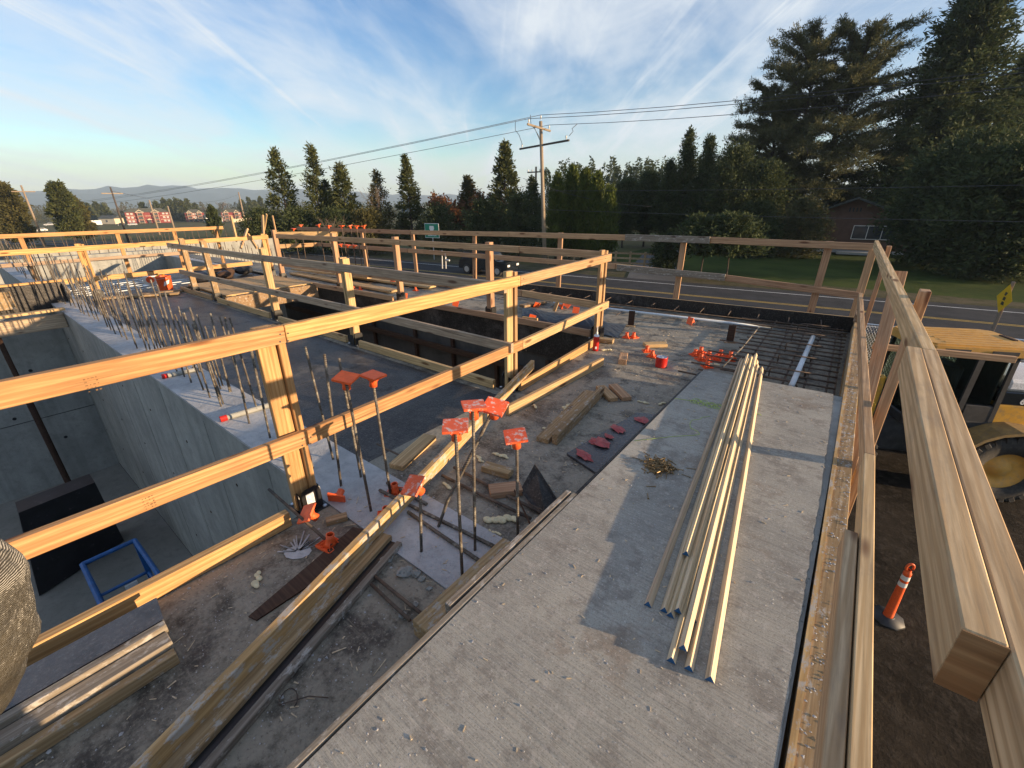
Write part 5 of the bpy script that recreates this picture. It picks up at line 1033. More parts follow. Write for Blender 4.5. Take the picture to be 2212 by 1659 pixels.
def conifer(name, label, px, d, r, mat, prof='pine', nb=150, ns=34, elev=(.1, .5), droop=.25, sl=.55, sw=.09, lean=(0, 0), base=.08, seed=0, tuft=0.0, group=None, h=None, jit=.05, gap=.0, cat='tree', down=0.15, bias=None, upf=0.0, fine=1.0):
    rg = np.random.default_rng(seed+100); top = far(*px, d); g = gz(top.x, top.y); H = (top.z-g) if h is None else h
    o = thing(name, label, cat, (top.x, top.y, g), group); pts = trunkpts(H, lean, rg)
    b = MB(); b.tube(pts, [max(.02, H*.016*(1-.93*i/6)) for i in range(7)], 7); P_, A_, Ln, Wd = [], [], [], []; nl = 0; nb = int(nb*1.7*fine); ns = int(ns*1.8*fine); sl *= .62/fine**.3; sw *= .55/fine**.3
    for k in range(nb):
        t = base+(1-base)*(k+rg.random())/nb; t = min(.995, t); L_ = r*PROF[prof](t)*rg.uniform(.62, 1.08)
        if gap and rg.random() < gap: L_ *= .55
        az = rg.uniform(0, 2*math.pi); 
        if bias is not None: L_ *= 1+bias[1]*math.cos(az-bias[0])
        el = elev[0]+(elev[1]-elev[0])*t+rg.normal()*.12; dv = np.array([math.cos(az)*math.cos(el), math.sin(az)*math.cos(el), math.sin(el)]); st = along(pts, t)
        m = max(4, int(ns*(.35+L_/r))); u = rg.random(m)
        u = (1-tuft)*u**.75+tuft*(1-(1-u)*.35); u = np.clip(u, .05, 1)
        pos = st+dv*L_*u[:, None]; pos[:, 2] -= droop*L_*u*u; pos += rg.normal(size=(m, 3))*jit*r*(.4+.6*u[:, None])
        ax = unit(dv*.8+rg.normal(size=(m, 3))*.55+np.array([0, 0, -down+upf])); P_.append(pos); A_.append(ax); s_ = rg.uniform(.55, 1.25, m); Ln.append(sl*s_); Wd.append(sw*s_*rg.uniform(.7, 1.3, m))
        if k % 3 == 0 and L_ > .25*r and nl < 60:
            nl += 1; e = st+dv*L_*.9; e[2] -= droop*L_*.8; mdl = st+dv*L_*.5; mdl[2] -= droop*L_*.25; b.tube([V(st), V(mdl), V(e)], [H*.004, H*.0028, .012], 4)
    b.build('trunk', BARK, o); leafmesh('crown', leaves(np.concatenate(P_), np.concatenate(A_), np.concatenate(Ln), np.concatenate(Wd), rg), mat, o); return o
def bare(name, label, px, d, spread=.55, seed=0, leaf=None, nleaf=0, group=None, h=None, up=.8, mat=None, lv=5, sl=.3, thin=1.0):
    rg = np.random.default_rng(seed+500); top = far(*px, d); g = gz(top.x, top.y); H = (top.z-g) if h is None else h; o = thing(name, label, 'tree', (top.x, top.y, g), group)
    b = MB(); tw = MB(); tips = []
    def grow(p, dv, l, r, n):
        q = p+dv*l; mdl = p+dv*l*.5+rg.normal(size=3)*l*.05
        (b if n > 2 else tw).tube([V(p), V(mdl), V(q)], [r, r*.85, r*.62], 5 if n > 2 else 3, False)
        if n <= 1: tips.append(np.array(q)); return
        for k in range(3 if n > 2 else 4):
            nd = unit(dv+rg.normal(size=3)*spread+np.array([0, 0, .12*up])); grow(p+dv*l*rg.uniform(.55, 1.0), nd, l*rg.uniform(.58, .82), r*.55, n-1)
    grow(np.zeros(3), unit(np.array([rg.normal()*.05, rg.normal()*.05, 1.])), H*.30, H*.018*thin, lv)
    b.build('trunk', BARK if mat is None else mat, o)
    tw.build('twigs', TWIG if mat is None else mat, o)
    if leaf is not None:
        T = np.array(tips); i = rg.integers(0, len(T), nleaf); pos = T[i]*rg.uniform(.75, 1.02, (nleaf, 1))+rg.normal(size=(nleaf, 3))*H*.025; leafmesh('crown', leaves(pos, unit(rg.normal(size=(nleaf, 3))), rg.uniform(.5, 1.2, nleaf)*sl, rg.uniform(.5, 1.2, nleaf)*sl*.3, rg), leaf, o)
    return o
# row of pines beyond the road, left of the power pole
conifer('pine_tree', 'tall dark pine, leftmost of the row beyond the road', (592, 326), 62, 3.3, PINE, 'cone', 80, 36, (.3, .7), .12, .62, .12, tuft=.75, seed=1, jit=.07)
conifer('pine_tree', 'tall pine with a crooked narrow top, second of the row beyond the road', (664, 318), 60, 3.0, PINE, 'cone', 76, 36, (.3, .7), .12, .62, .12, lean=(.03, .02), tuft=.75, seed=2, gap=.3, jit=.08)
conifer('pine_tree', 'bushy pine right of the crooked pine', (734, 357), 59, 3.2, PINE, 'cone', 90, 40, (.3, .6), .12, .6, .12, tuft=.6, seed=3, jit=.08)
conifer('pine_tree', 'small pine squeezed between two taller ones on the left', (700, 392), 61, 2.2, PINE, 'cone', 60, 36, (.3, .6), .12, .6, .12, tuft=.6, seed=31, jit=.08)
conifer('pine_tree', 'thin brownish pine beside the bare spindly tree', (812, 372), 58, 2.9, OLIVE, 'cone', 76, 30, (.3, .7), .12, .55, .10, tuft=.6, seed=4, gap=.3, jit=.08)
bare('bare_tree', 'spindly bare tree poking above the thin pine', (806, 350), 57.5, .42, seed=4, up=2.0, thin=.6)
conifer('pine_tree', 'neat cone shaped pine standing alone in the gap right of the row', (875, 338), 56, 2.6, PINE, 'cone', 110, 36, (.15, .7), .12, .55, .12, tuft=.55, seed=5, jit=.06)
bare('oak_tree', 'russet leaved oak left of the green sign', (968, 352), 54, .55, 6, RUSSET, 5200, up=1.2, sl=.42)
bare('oak_tree', 'russet leaved oak nearest the tall pine by the power pole', (1040, 360), 53, .5, 7, RUSSET, 4200, up=1.2, sl=.4)
conifer('pine_tree', 'broad green pine between the two russet oaks', (1010, 385), 55, 3.0, OLIVE, 'cone', 90, 40, (.3, .6), .1, .55, .12, tuft=.5, seed=8, jit=.08)
conifer('pine_tree', 'tall tapering pine just left of the power pole', (1090, 310), 52, 3.2, PINE, 'cone', 120, 40, (.2, .7), .12, .6, .13, tuft=.6, seed=9, jit=.06)
conifer('fir_tree', 'dark fir behind the power pole', (1150, 385), 58, 2.8, FIR, 'cone', 110, 34, (-.1, .5), .2, .6, .12, seed=10)
for n_, (px, d, r, lab) in enumerate((((560, 462), 58, 2.6, 'dark bush at the left end of the pine row'), ((640, 460), 56, 2.6, 'dark bush under the two tallest pines'), ((720, 462), 54, 2.4, 'dark bush under the bushy pine'), ((800, 462), 53, 2.6, 'brownish bush under the bare spindly tree'),
                        ((945, 452), 50, 2.4, 'dark bush behind the green sign'), ((1040, 440), 48, 2.6, 'dark bush under the right hand oak'), ((1120, 425), 47, 2.6, 'dark bush left of the pole foot'))):
    conifer('bush', lab, px, d, r, OLIVE if n_ == 3 else HEDGE, 'oval', 90, 34, (.2, .6), .1, .45, .10, seed=40+n_, cat='bush', jit=.1)
bare('bare_tree', 'small pale bare tree in front of the dark pines on the left', (698, 415), 47, .5, seed=12, up=1.0, mat=TWIG, thin=.7)
# cypress row right of the pole
for n_, (px, d, r, lab) in enumerate((((1205, 382), 45, 1.7, 'sunlit yellow green cypress, first right of the power pole'), ((1238, 364), 46, 1.8, 'tallest sunlit cypress in the row right of the pole'), ((1266, 372), 45, 1.7, 'sunlit cypress in the middle of the row'), ((1292, 380), 44, 1.7, 'sunlit cypress near the right end of the row'), ((1318, 410), 43, 1.5, 'low sunlit cypress ending the row'))):
    conifer('cypress', lab, px, d, r, CYPR, 'column', 170, 32, (.9, 1.2), .0, .55, .10, base=.02, seed=20+n_, jit=.10, down=-.5, upf=.4)
for n_, (px, d, r, m_, lab) in enumerate((((1355, 400), 58, 2.6, HEDGE, 'dark bushy conifer right of the cypress row'), ((1405, 385), 60, 2.8, HEDGE, 'dark bushy conifer behind the grey splice board'), ((1450, 350), 57, 2.8, HEDGE, 'dark feathery conifer left of the pointed one'), ((1492, 285), 57, 3.2, HEDGE, 'pointed dark conifer rising above its neighbours'),
                        ((1535, 300), 56, 3.3, HEDGE, 'dark conifer with green top beside the pointed one'), ((1590, 335), 55, 3.6, HEDGE, 'dark conifer under the left limbs of the great cedar'), ((1655, 370), 56, 3.6, HEDGE, 'dark conifer in front of the cedar trunk'))):
    conifer('dark_conifer', lab, px, d, r, m_, 'cone' if n_ in (2, 3, 4) else 'oval', 180, 34, (.5, .9), .06, .55, .10, base=.16, seed=60+n_, jit=.08)
# great cedar
def cedar():
    rg = np.random.default_rng(77); top = far(1792, 100, 66); g = gz(top.x, top.y); H = top.z-g; o = thing('cedar_tree', 'huge ragged grey green cedar towering over the brown house', 'tree', (top.x, top.y, g)); P_, A_, Ln, Wd = [], [], [], []; b = MB()
    rt = unit(np.array([top.y, -top.x, 0.])); stems = [(np.array([0, 0, 0.]), np.array([-.05, .03]), 1.0), (rt*1.1, np.array([.10, .0]), .97), (-rt*1.2, np.array([-.14, .05]), .80)]
    for (off, lean, hs) in stems:
        pts = [V(off)+V((rt[0]*lean[0]*H*t*1.1, rt[1]*lean[0]*H*t*1.1, H*hs*t)) for t in [i/6 for i in range(7)]]; b.tube(pts, [H*.017*(1-.9*i/6)+.02 for i in range(7)], 8)
        for k in range(84):
            t = .20+.80*(k+rg.random())/84; t = min(t, .99); L_ = 8.6*(max(0.12, math.sin(math.pi*min(1, (1-t)*.80+.10))**.65))*rg.uniform(.55, 1.1)*(1 if hs > .9 else .75); az = rg.uniform(0, 6.283)
            el = .05+.75*t+rg.normal()*.18; dv = np.array([math.cos(az)*math.cos(el), math.sin(az)*math.cos(el), math.sin(el)]); st = along(pts, t); n = 5; path = []
            for q in range(n+1): u = q/n; p = st+dv*L_*u; p[2] -= (.34*(1-t)+.20)*L_*u*u; path.append(p)
            b.tube([V(p) for p in path], [H*.0045*(1-.8*q/n)+.012 for q in range(n+1)], 4)
            for q in range(int(14+L_*3.4)):
                u = rg.uniform(.12, 1); i = min(n-1, int(u*n)); p = path[i]+(path[i+1]-path[i])*(u*n-i); sd = unit(np.cross(dv, np.array([0, 0, 1.])))*rg.choice([-1, 1]); l2 = L_*.22*rg.uniform(.5, 1.2); d2 = unit(dv*.7+sd*rg.uniform(.2, 1.0)+np.array([0, 0, rg.normal()*.25-.05]))
                m = 44; uu = rg.random(m); pp = p+d2*l2*uu[:, None]+rg.normal(size=(m, 3))*.11; pp[:, 2] -= .18*l2*uu**2; P_.append(pp); A_.append(unit(d2*.8+rg.normal(size=(m, 3))*.6+np.array([0, 0, .1]))); s_ = rg.uniform(.5, 1.2, m); Ln.append(.34*s_); Wd.append(.036*s_)
    b.build('trunk', BARK, o); leafmesh('crown', leaves(np.concatenate(P_), np.concatenate(A_), np.concatenate(Ln), np.concatenate(Wd), rg), CEDAR, o)
cedar()
conifer('fir_tree', 'giant dark fir filling the top right corner', (2160, -120), 68, 10.0, FIR, 'cone', 330, 120, (-.05, .55), .18, .95, .13, base=.10, seed=80, jit=.035, gap=.15)
conifer('fir_tree', 'second dark fir behind the giant one, right edge', (2280, 40), 74, 8.0, FIR, 'cone', 200, 90, (-.05, .5), .2, .95, .13, base=.08, seed=81, jit=.035)
conifer('dark_conifer', 'low dense dark tree hiding the right side of the brown house', (2130, 320), 52, 5.6, HEDGE, 'oval', 260, 64, (.1, .7), .15, .65, .13, base=.06, seed=82, jit=.07)
conifer('dark_conifer', 'low dense dark tree at the right edge behind the yellow sign', (2240, 340), 47, 5.2, HEDGE, 'oval', 240, 60, (.1, .7), .15, .65, .13, base=.05, seed=83, jit=.07)
conifer('weeping_conifer', 'drooping grey green conifer in front of the house windows', (1745, 430), 54, 2.9, CEDAR, 'oval', 120, 44, (.0, .5), .5, .5, .08, seed=84, jit=.08)
conifer('weeping_conifer', 'drooping dark conifer left of the brown house', (1640, 440), 52, 3.0, HEDGE, 'oval', 120, 44, (.0, .5), .5, .5, .09, seed=85, jit=.08)
for n_, (px, lab) in enumerate(((((1452, 500)), 'pale stemmed small tree at the lawn edge, left one'), ((1440, 505), 'dark weeping shrub by the driveway'))):
    conifer('shrub', lab, px, 38, 1.2, HEDGE, 'oval', 60, 30, (.1, .5), .5, .35, .07, seed=90+n_, cat='shrub')
for n_, (px, lab) in enumerate((((1531, 480), 'young tree with a bare lower trunk on the lawn, left of two'), ((1590, 478), 'young tree with a bare lower trunk on the lawn, right of two'))):
    conifer('lawn_tree', lab, px, 36, 2.6, HEDGE, 'oval', 100, 40, (.1, .6), .1, .5, .10, base=.42, seed=95+n_)
# trees on the left, beyond the site
conifer('olive_tree', 'rounded olive green tree at the left edge', (-2, 402), 110, 2.2, OLIVE, 'oval', 180, 60, (.2, .6), .1, .8, .2, seed=101, jit=.1, base=.1)
conifer('pine_tree', 'dark spreading pine standing alone near the left edge', (118, 399), 125, 2.4, PINE, 'oval', 110, 46, (.2, .5), .1, .9, .22, seed=102, tuft=.5, jit=.09, base=.1)
conifer('olive_tree', 'drooping olive tree right of the lone dark pine', (152, 430), 128, 2.2, OLIVE, 'oval', 130, 46, (.2, .5), .1, .9, .2, seed=103, jit=.1)
for n_, (px, d, lab) in enumerate((((248, 426), 390, 'big bare tree left of the large red building'), ((292, 430), 395, 'bare tree behind the large red building'), ((470, 414), 390, 'widest bare tree, right of the second red building'), ((440, 426), 400, 'bare tree left of the widest one'))):
    bare('bare_tree', lab, px, d, .62, seed=110+n_, up=.5, lv=6, thin=1.1)
for n_, (x_, y_) in enumerate(((335, 436), (352, 430), (366, 432), (378, 429), (390, 434), (402, 431), (186, 440), (205, 437), (222, 442), (305, 438), (420, 440), (520, 432), (535, 428), (548, 434), (560, 426))):
    conifer('far_conifer', 'small dark conifer in the tree line around the red buildings', (x_, y_), 400+9*(n_ % 4), 5.4, PINE, 'cone', 60, 18, (0, .4), .1, 2.2, .65, seed=120+n_, group='conifers in the far tree line', jit=.07)
conifer('cypress', 'dark columnar cypress rising behind the timber uprights on the left', (455, 448), 90, 1.8, FIR, 'column', 90, 26, (.9, 1.1), 0, .7, .16, seed=140, upf=.4)
def wood(name, label, az0, az1, d, hh, n, mat, seed, dd=40, w=2.6):
    rg = np.random.default_rng(seed); P_, A_, Ln, Wd = [], [], [], []
    for k in range(n):
        az = math.radians(rg.uniform(az0, az1)); dist = d+rg.uniform(0, dd); x, y = dist*math.sin(az), dist*math.cos(az); g = gz(x, y); H = hh*rg.uniform(.55, 1.05); m = 300; t = rg.random(m); rad = w*(1-t)**.8*(.4+.6*np.sqrt(rg.random(m))); a = rg.uniform(0, 6.283, m)
        P_.append(np.stack([x+rad*np.cos(a), y+rad*np.sin(a), g+H*(.04+.96*t)], 1)); A_.append(unit(np.stack([np.cos(a), np.sin(a), rg.normal(size=m)*.5-.1], 1))); s_ = rg.uniform(.6, 1.3, m); Ln.append(H*.055*s_); Wd.append(H*.013*s_)
    o = leafmesh(name, leaves(np.concatenate(P_), np.concatenate(A_), np.concatenate(Ln), np.concatenate(Wd), rg), mat, None); tag(o, label, 'woodland', None, 'stuff')
wood('far_woodland', 'dark conifer woodland closing the view behind the power pole and hedge', -34, -8, 130, 16.5, 260, FIR, 1)
wood('far_woodland', 'mixed tree line along the far side of the field on the left', -104, -58, 440, 13.0, 420, OLIVE, 2, 60, 3.5)
wood('far_woodland', 'low distant tree line behind the pines', -58, -36, 400, 12, 260, PINE, 3, 60, 3.2)
wood('far_woodland', 'dark shrubbery screening the gaps below the big trees on the right', -12, 26, 78, 9, 200, HEDGE, 4, 14, 2.6)
# ------------------------------------------------------------------ poles and wires
def pole():
    b = at(1177, 572, -3.6); o = thing('power_pole', 'tall weathered wooden power pole with two crossarms', 'power pole', (b.x, b.y, -3.6)); top = ony(1168, 262, b.y).z+3.6; lean = (ony(1168, 262, b.y).x-b.x)
    L_ = V((lean, 0, top)); MB().tube([V((0, 0, 0)), L_*.5, L_], [.19, .165, .135], 14).build('shaft', POLEW, o)
    wd = V((math.cos(rd), math.sin(rd), 0))      # along the road
    def pt(x, y): q = onv(x, y, (b.x, b.y), (b.x+math.cos(A1_), b.y+math.sin(A1_))); return q-o.location
    A1_ = rd+math.radians(60); u0, u1 = pt(1139, 268), pt(1189, 283); MB().bar(u0, u1, .12, .14).build('upper_arm', POLEW, o)
    A1_ = rd-math.radians(25); l0, l1 = pt(1123, 322), pt(1229, 303); MB().bar(l0, l1, .12, .14).build('lower_arm', POLED, o)
    ins = []
    for q in (u0.lerp(u1, .06), L_+V((0, 0, .05)), u1.lerp(u0, .06), l0.lerp(l1, .05), l0.lerp(l1, .45), l1.lerp(l0, .05)):
        MB().lathe([(.03, 0), (.03, .12), (.07, .13), (.05, .2), (.065, .22), (.04, .32), (0, .33)], 10, M.Translation(q+V((0, 0, .06)))).build('insulator', WHITE, o); ins.append(o.location+q+V((0, 0, .40)))
    MB().bar(u0.lerp(u1, .25), L_-V((0, 0, 1.3)), .04, .02).build('brace', GALV, o)
    MB().bar(L_-V((0, 0, .1)), L_+V((0, 0, .35)), .05, .05).build('top_pin', DARK, o)
    def jum(p0, p1, sag):
        m = (p0+p1)/2-V((0, 0, sag)); m2 = p0.lerp(m, .6)+V((-.25, 0, 0)); MB().tube([p0, m2, m, p1], .022, 5).build('jumper', WIRE, o)
    jum(u0+V((-1.2, 0, .3)), l0.lerp(l1, .06)+V((0, 0, .3)), .1); jum(u0+V((.3, 0, .6)), l0.lerp(l1, .45)+V((0, 0, .3)), .1); jum(u1+V((2.4, .2, .3)), l1+V((0, 0, .3)), .1)
    return o, ins
POLE, INS = pole()
def wire(label, pts, sag, r=.018):
    out = []
    for a, b in zip(pts, pts[1:]):
        for k in range(13): t = k/12; out.append(a.lerp(b, t)-V((0, 0, 4*sag*t*(1-t))))
    p0 = out[0]; tag(MB().tube([p-p0 for p in out], r, 4).build('power_line', WIRE, None, M.Translation(p0)), label, 'power line')
wr_ = V((math.cos(rd), math.sin(rd), 0))
for k, (lab, dz) in enumerate((('upper power line from the left over the pole top to the right edge', 0), ('middle power line from the left over the upper arm to the right edge', 0), ('lower power line of the three meeting at the upper arm', 0))):
    i = INS[(1, 0, 2)[k]]; wire(lab, [i-wr_*150+V((0, -3, -7.0)), i, i+wr_*62+V((0, -4, 1.2))], 1.3, .022)
wire('low cable running right from the pole in front of the dark trees', [POLE.location+V((0, 0, 6.2)), POLE.location+wr_*62+V((0, -3, 6.4))], .35, .02)
wire('lowest cable crossing in front of the brown house gable', [POLE.location+V((0, 0, 4.7)), POLE.location+wr_*62+V((0, -3, 4.3))], .35, .02)
wire('pale cable sloping from the poles into the hedge', [far(1130, 385, 44), far(1408, 446, 44)], .5, .02)
wire('cable from the second pole running left across the pines', [far(1150, 398, 50), far(610, 492, 85)], .8, .02)
def pole2():
    t = far(1158, 360, 60); o = thing('power_pole', 'second power pole with grey transformer behind the tall one', 'power pole', (t.x, t.y, gz(t.x, t.y))); h = t.z-o.location.z
    MB().tube([(0, 0, 0), (0, 0, h)], [.16, .12], 10).build('shaft', POLEW, o); MB().box((0, 0, h-.6), (2.6, .12, .14)).build('crossarm', POLED, o)
    MB().cyl((-.45, -.3, h-3.6), (-.45, -.3, h-2.4), .28, n=16).build('transformer', WHITE, o)
    for x_ in (-1.2, -.6, .6, 1.2): MB().lathe([(.05, 0), (.09, .1), (.05, .25), (0, .26)], 8, M.Translation((x_, 0, h-.53))).build('insulator', WHITE, o)
    t = far(1153, 420, 58); o = thing('steel_pole', 'thin pale metal pole beside the second power pole', 'pole', (t.x, t.y, gz(t.x, t.y))); MB().cyl((0, 0, 0), (0, 0, t.z-o.location.z), .09, .07, 10).build('shaft', GALV, o)
pole2()
for (x_, y_, d, lab) in ((238, 404, 95, 'leaning dark and light power pole in front of the red buildings'), (322, 432, 190, 'thin pale pole in front of the large red building'), (362, 445, 150, 'short pale pole between the red buildings'), (515, 415, 170, 'tall pale pole right of the widest bare tree'), (45, 400, 105, 'pale power pole with a crossarm at the left edge')):
    t = far(x_, y_, d); o = thing('utility_pole', lab, 'power pole', (t.x, t.y, gz(t.x, t.y))); h = t.z-o.location.z; MB().tube([(0, 0, 0), (0, 0, h)], [.0016*d, .0011*d], 8).build('shaft', POLEW if d > 100 else POLED, o)
    if x_ in (45, 238): MB().box((0, 0, h-.9), (.1, 2.6, .14)).build('crossarm', POLEW, o)
wire('thin cable across the far field on the left', [far(238, 412, 95), far(515, 420, 170)], 2.0, .03)
# ------------------------------------------------------------------ buildings
def window(parent, m, w, h, frame, glass, mull=0, name='window'):
    f = MB(); f.box((0, 0, h/2+.03), (w+.12, .08, .06)); f.box((0, 0, -h/2-.03), (w+.12, .08, .06)); f.box((-w/2-.03, 0, 0), (.06, .08, h)); f.box((w/2+.03, 0, 0), (.06, .08, h))
    for k in range(mull): f.box((-w/2+w*(k+1)/(mull+1), 0, 0), (.06, .078, h))
    o = f.build(name, frame, parent, m); MB().box((0, .01, 0), (w, .03, h)).build('pane', glass, o); return o
def gable_prism(b, w, y0, y1, z0, rise, over=.3): return b.prism([(-w/2-over, z0), (w/2+over, z0), (0, z0+rise)], (0, y0, 0), (1, 0, 0), (0, 0, 1), (0, 1, 0), y1-y0)
def apartment(label, px0, px1, d, floors=3, wide=30, gables=((-5.2, 5.5), (5.2, 5.5)), seed=0):
    p0, p1 = hit(*px0), hit(*px1); dd = (p0.xy.length+p1.xy.length)/2; p0.xy = p0.xy.normalized()*dd; p1.xy = p1.xy.normalized()*dd; c0 = (p0+p1)/2; rz = math.atan2(p1.y-p0.y, p1.x-p0.x); W_ = (p1-p0).length; k = W_/wide
    o = thing('apartment_building', label, 'building', c0); o.rotation_euler = (0, 0, rz); o.scale = (k, k, k); H = floors*2.9
    MB().box((0, 6, H/2), (wide, 12, H)).build('wall', REDW, o); rg = random.Random(seed)
    b = MB(); b.prism([(-wide/2-.5, 0), (wide/2+.5, 0), (wide/2-5, 3.2), (-wide/2+5, 3.2)], (0, -.5, H), (1, 0, 0), (0, 0, 1), (0, 1, 0), 13); b.build('roof', ROOFG, o)
    for z in (2.9, 5.8)[:floors-1]: MB().box((0, -.04, z), (wide+.1, .12, .25)).build('belt_course', CREAM, o)
    for gx, gw in gables:
        b = MB(); b.box((gx, -.6, H/2), (gw, 1.2, H)); g = b.build('gable_bay', REDW, o)
        b = MB(); b.prism([(gx-gw/2-.35, H), (gx+gw/2+.35, H), (gx, H+2.0)], (0, -1.35, 0), (1, 0, 0), (0, 0, 1), (0, 1, 0), 4.5); b.build('gable_roof', ROOFG, o)
        b = MB(); b.prism([(gx-gw/2-.45, H-.1), (gx+gw/2+.45, H-.1), (gx, H+2.1), (gx, H+1.6), (gx+gw/2-.3, H+.2), (gx-gw/2+.3, H+.2), (gx, H+1.6), (gx, H+2.1)], (0, -1.45, 0), (1, 0, 0), (0, 0, 1), (0, 1, 0), .1); b.build('gable_trim', CREAM, o)
        for f in range(floors):
            window(o, M.Translation((gx, -1.22, 1.45+f*2.9)), 2.6, 1.7, CREAM, WINDOW, 1)
            bl = MB().box((gx, -1.9, .35+f*2.9), (3.6, 1.3, .15)).build('balcony', CREAM, o); 
            for q in (-1.75, 1.75): MB().box((gx+q, -2.45, 1.45+f*2.9), (.16, .16, 2.8)).build('balcony_post', CREAM, o)
            MB().box((gx, -2.5, .95+f*2.9), (3.5, .05, .9)).build('balustrade', DARK, o)
    for f in range(floors):
        for x_ in (-wide/2+1.8, -wide/2+4.3, -wide/2+7.0, wide/2-7.0, wide/2-4.3, wide/2-1.8):
            if all(abs(x_-gx) > gw/2+.5 for gx, gw in gables): window(o, M.Translation((x_, -.03, 1.7+f*2.9)), 1.5, 1.2, CREAM, WINDOWL, 1)
    b = MB(); b.box((0, -1.2, 1.3), (2.2, .4, 2.6)); b.build('entrance', DARK, o); b = MB(); b.prism([(-1.8, 2.7), (1.8, 2.7), (0, 3.7)], (0, -2.6, 0), (1, 0, 0), (0, 0, 1), (0, 1, 0), 2.6); b.build('porch_roof', CREAM, o)
apartment('large red three storey apartment building with two gables, left of the others', (276, 482), (372, 482), 250, 3, 30)
apartment('smaller red apartment building in the middle of the three', (404, 480), (445, 479), 260, 3, 16, ((-4.2, 4.0), (4.2, 4.0)), 1)
apartment('red apartment building farthest right, partly behind the widest bare tree', (482, 479), (525, 477), 270, 3, 18, ((-4.5, 4.0), (4.5, 4.0)), 2)
def shed(name, label, px0, px1, h, depth, wall, roof, rise=1.5, nwin=3, cat='building'):
    p0, p1 = hit(*px0), hit(*px1); c0 = (p0+p1)/2; rz = math.atan2(p1.y-p0.y, p1.x-p0.x); W_ = (p1-p0).length; o = thing(name, label, cat, c0); o.rotation_euler = (0, 0, rz)
    MB().box((0, depth/2, h/2), (W_, depth, h)).build('wall', wall, o)
    if rise: b = MB(); b.prism([(-.4, h), (depth+.4, h), (depth/2, h+rise)], (-W_/2-.4, 0, 0), (0, 1, 0), (0, 0, 1), (1, 0, 0), W_+.8); b.build('roof', roof, o)
    else: MB().box((0, depth/2, h+.08), (W_+.4, depth+.4, .16)).build('roof', roof, o)
    for k in range(nwin): window(o, M.Translation((-W_/2+W_*(k+.5)/nwin, -.03, h*.55)), min(1.4, W_/nwin*.5), h*.4, TRIM, WINDOW, 1)
    return o
shed('low_house', 'low pale house with a dark roof between the red buildings', (447, 481), (482, 480), 3.0, 8, WHITE, ROOFG, 1.6, 4)
shed('shed', 'small cream gabled shed behind the white trailer', (216, 484), (250, 484), 3.2, 6, CREAM, ROOFG, 1.8, 1)
shed('board_fence', 'long pale board fence at the right of the red buildings', (500, 481), (570, 474), 1.9, .2, CREAM, CREAM, 0, 0, 'fence')
shed('warehouse', 'blue and white metal warehouse glimpsed between the pine and the oak', (898, 468), (960, 466), 7.0, 20, m_plain('blue_metal_cladding', (.06, .13, .24), .5), WHITE, 1.2, 0)
q = hit(200, 489); TR = thing('box_trailer', 'long white box trailer parked at the edge of the field on the left', 'trailer', q); TR.rotation_euler = (0, 0, math.radians(84))
MB().box((0, 0, 1.9), (8.6, 2.4, 2.3), None, .08).build('box', WHITE, TR); MB().box((0, 0, .7), (8.4, 1.2, .2)).build('frame', DARK, TR)
for u in (-1.0, .2, 3.4):
    for sy in (-1.05, 1.05): MB().cyl((u, sy-.12, .45), (u, sy+.12, .45), .45, n=16).build('wheel', RUBBER, TR)
for k, (px, mat, kind, lab) in enumerate((((180, 488), SILVER, 'pickup', 'silver pickup at the left end of the white trailer'), ((262, 487), CARBLUE, 'sedan', 'dark car right of the cream shed'), ((287, 487), SILVER, 'sedan', 'silver car left of the large red building'), ((90, 500), WHITE, 'sedan', 'white car parked near the left edge'), ((110, 488), SILVER, 'pickup', 'silver pickup parked near the left edge behind the white car'), ((548, 480), WHITE, 'sedan', 'white car in front of the pale board fence'))):
    q = hit(*px); car('parked_car', lab, q.x, q.y, math.radians(80 if k != 5 else 95), kind, mat)
q = far(300, 530, 48); car('pickup_truck', 'light pickup facing the camera behind the far guard rail on the left', q.x, q.y, math.radians(-15), 'pickup', SILVER)
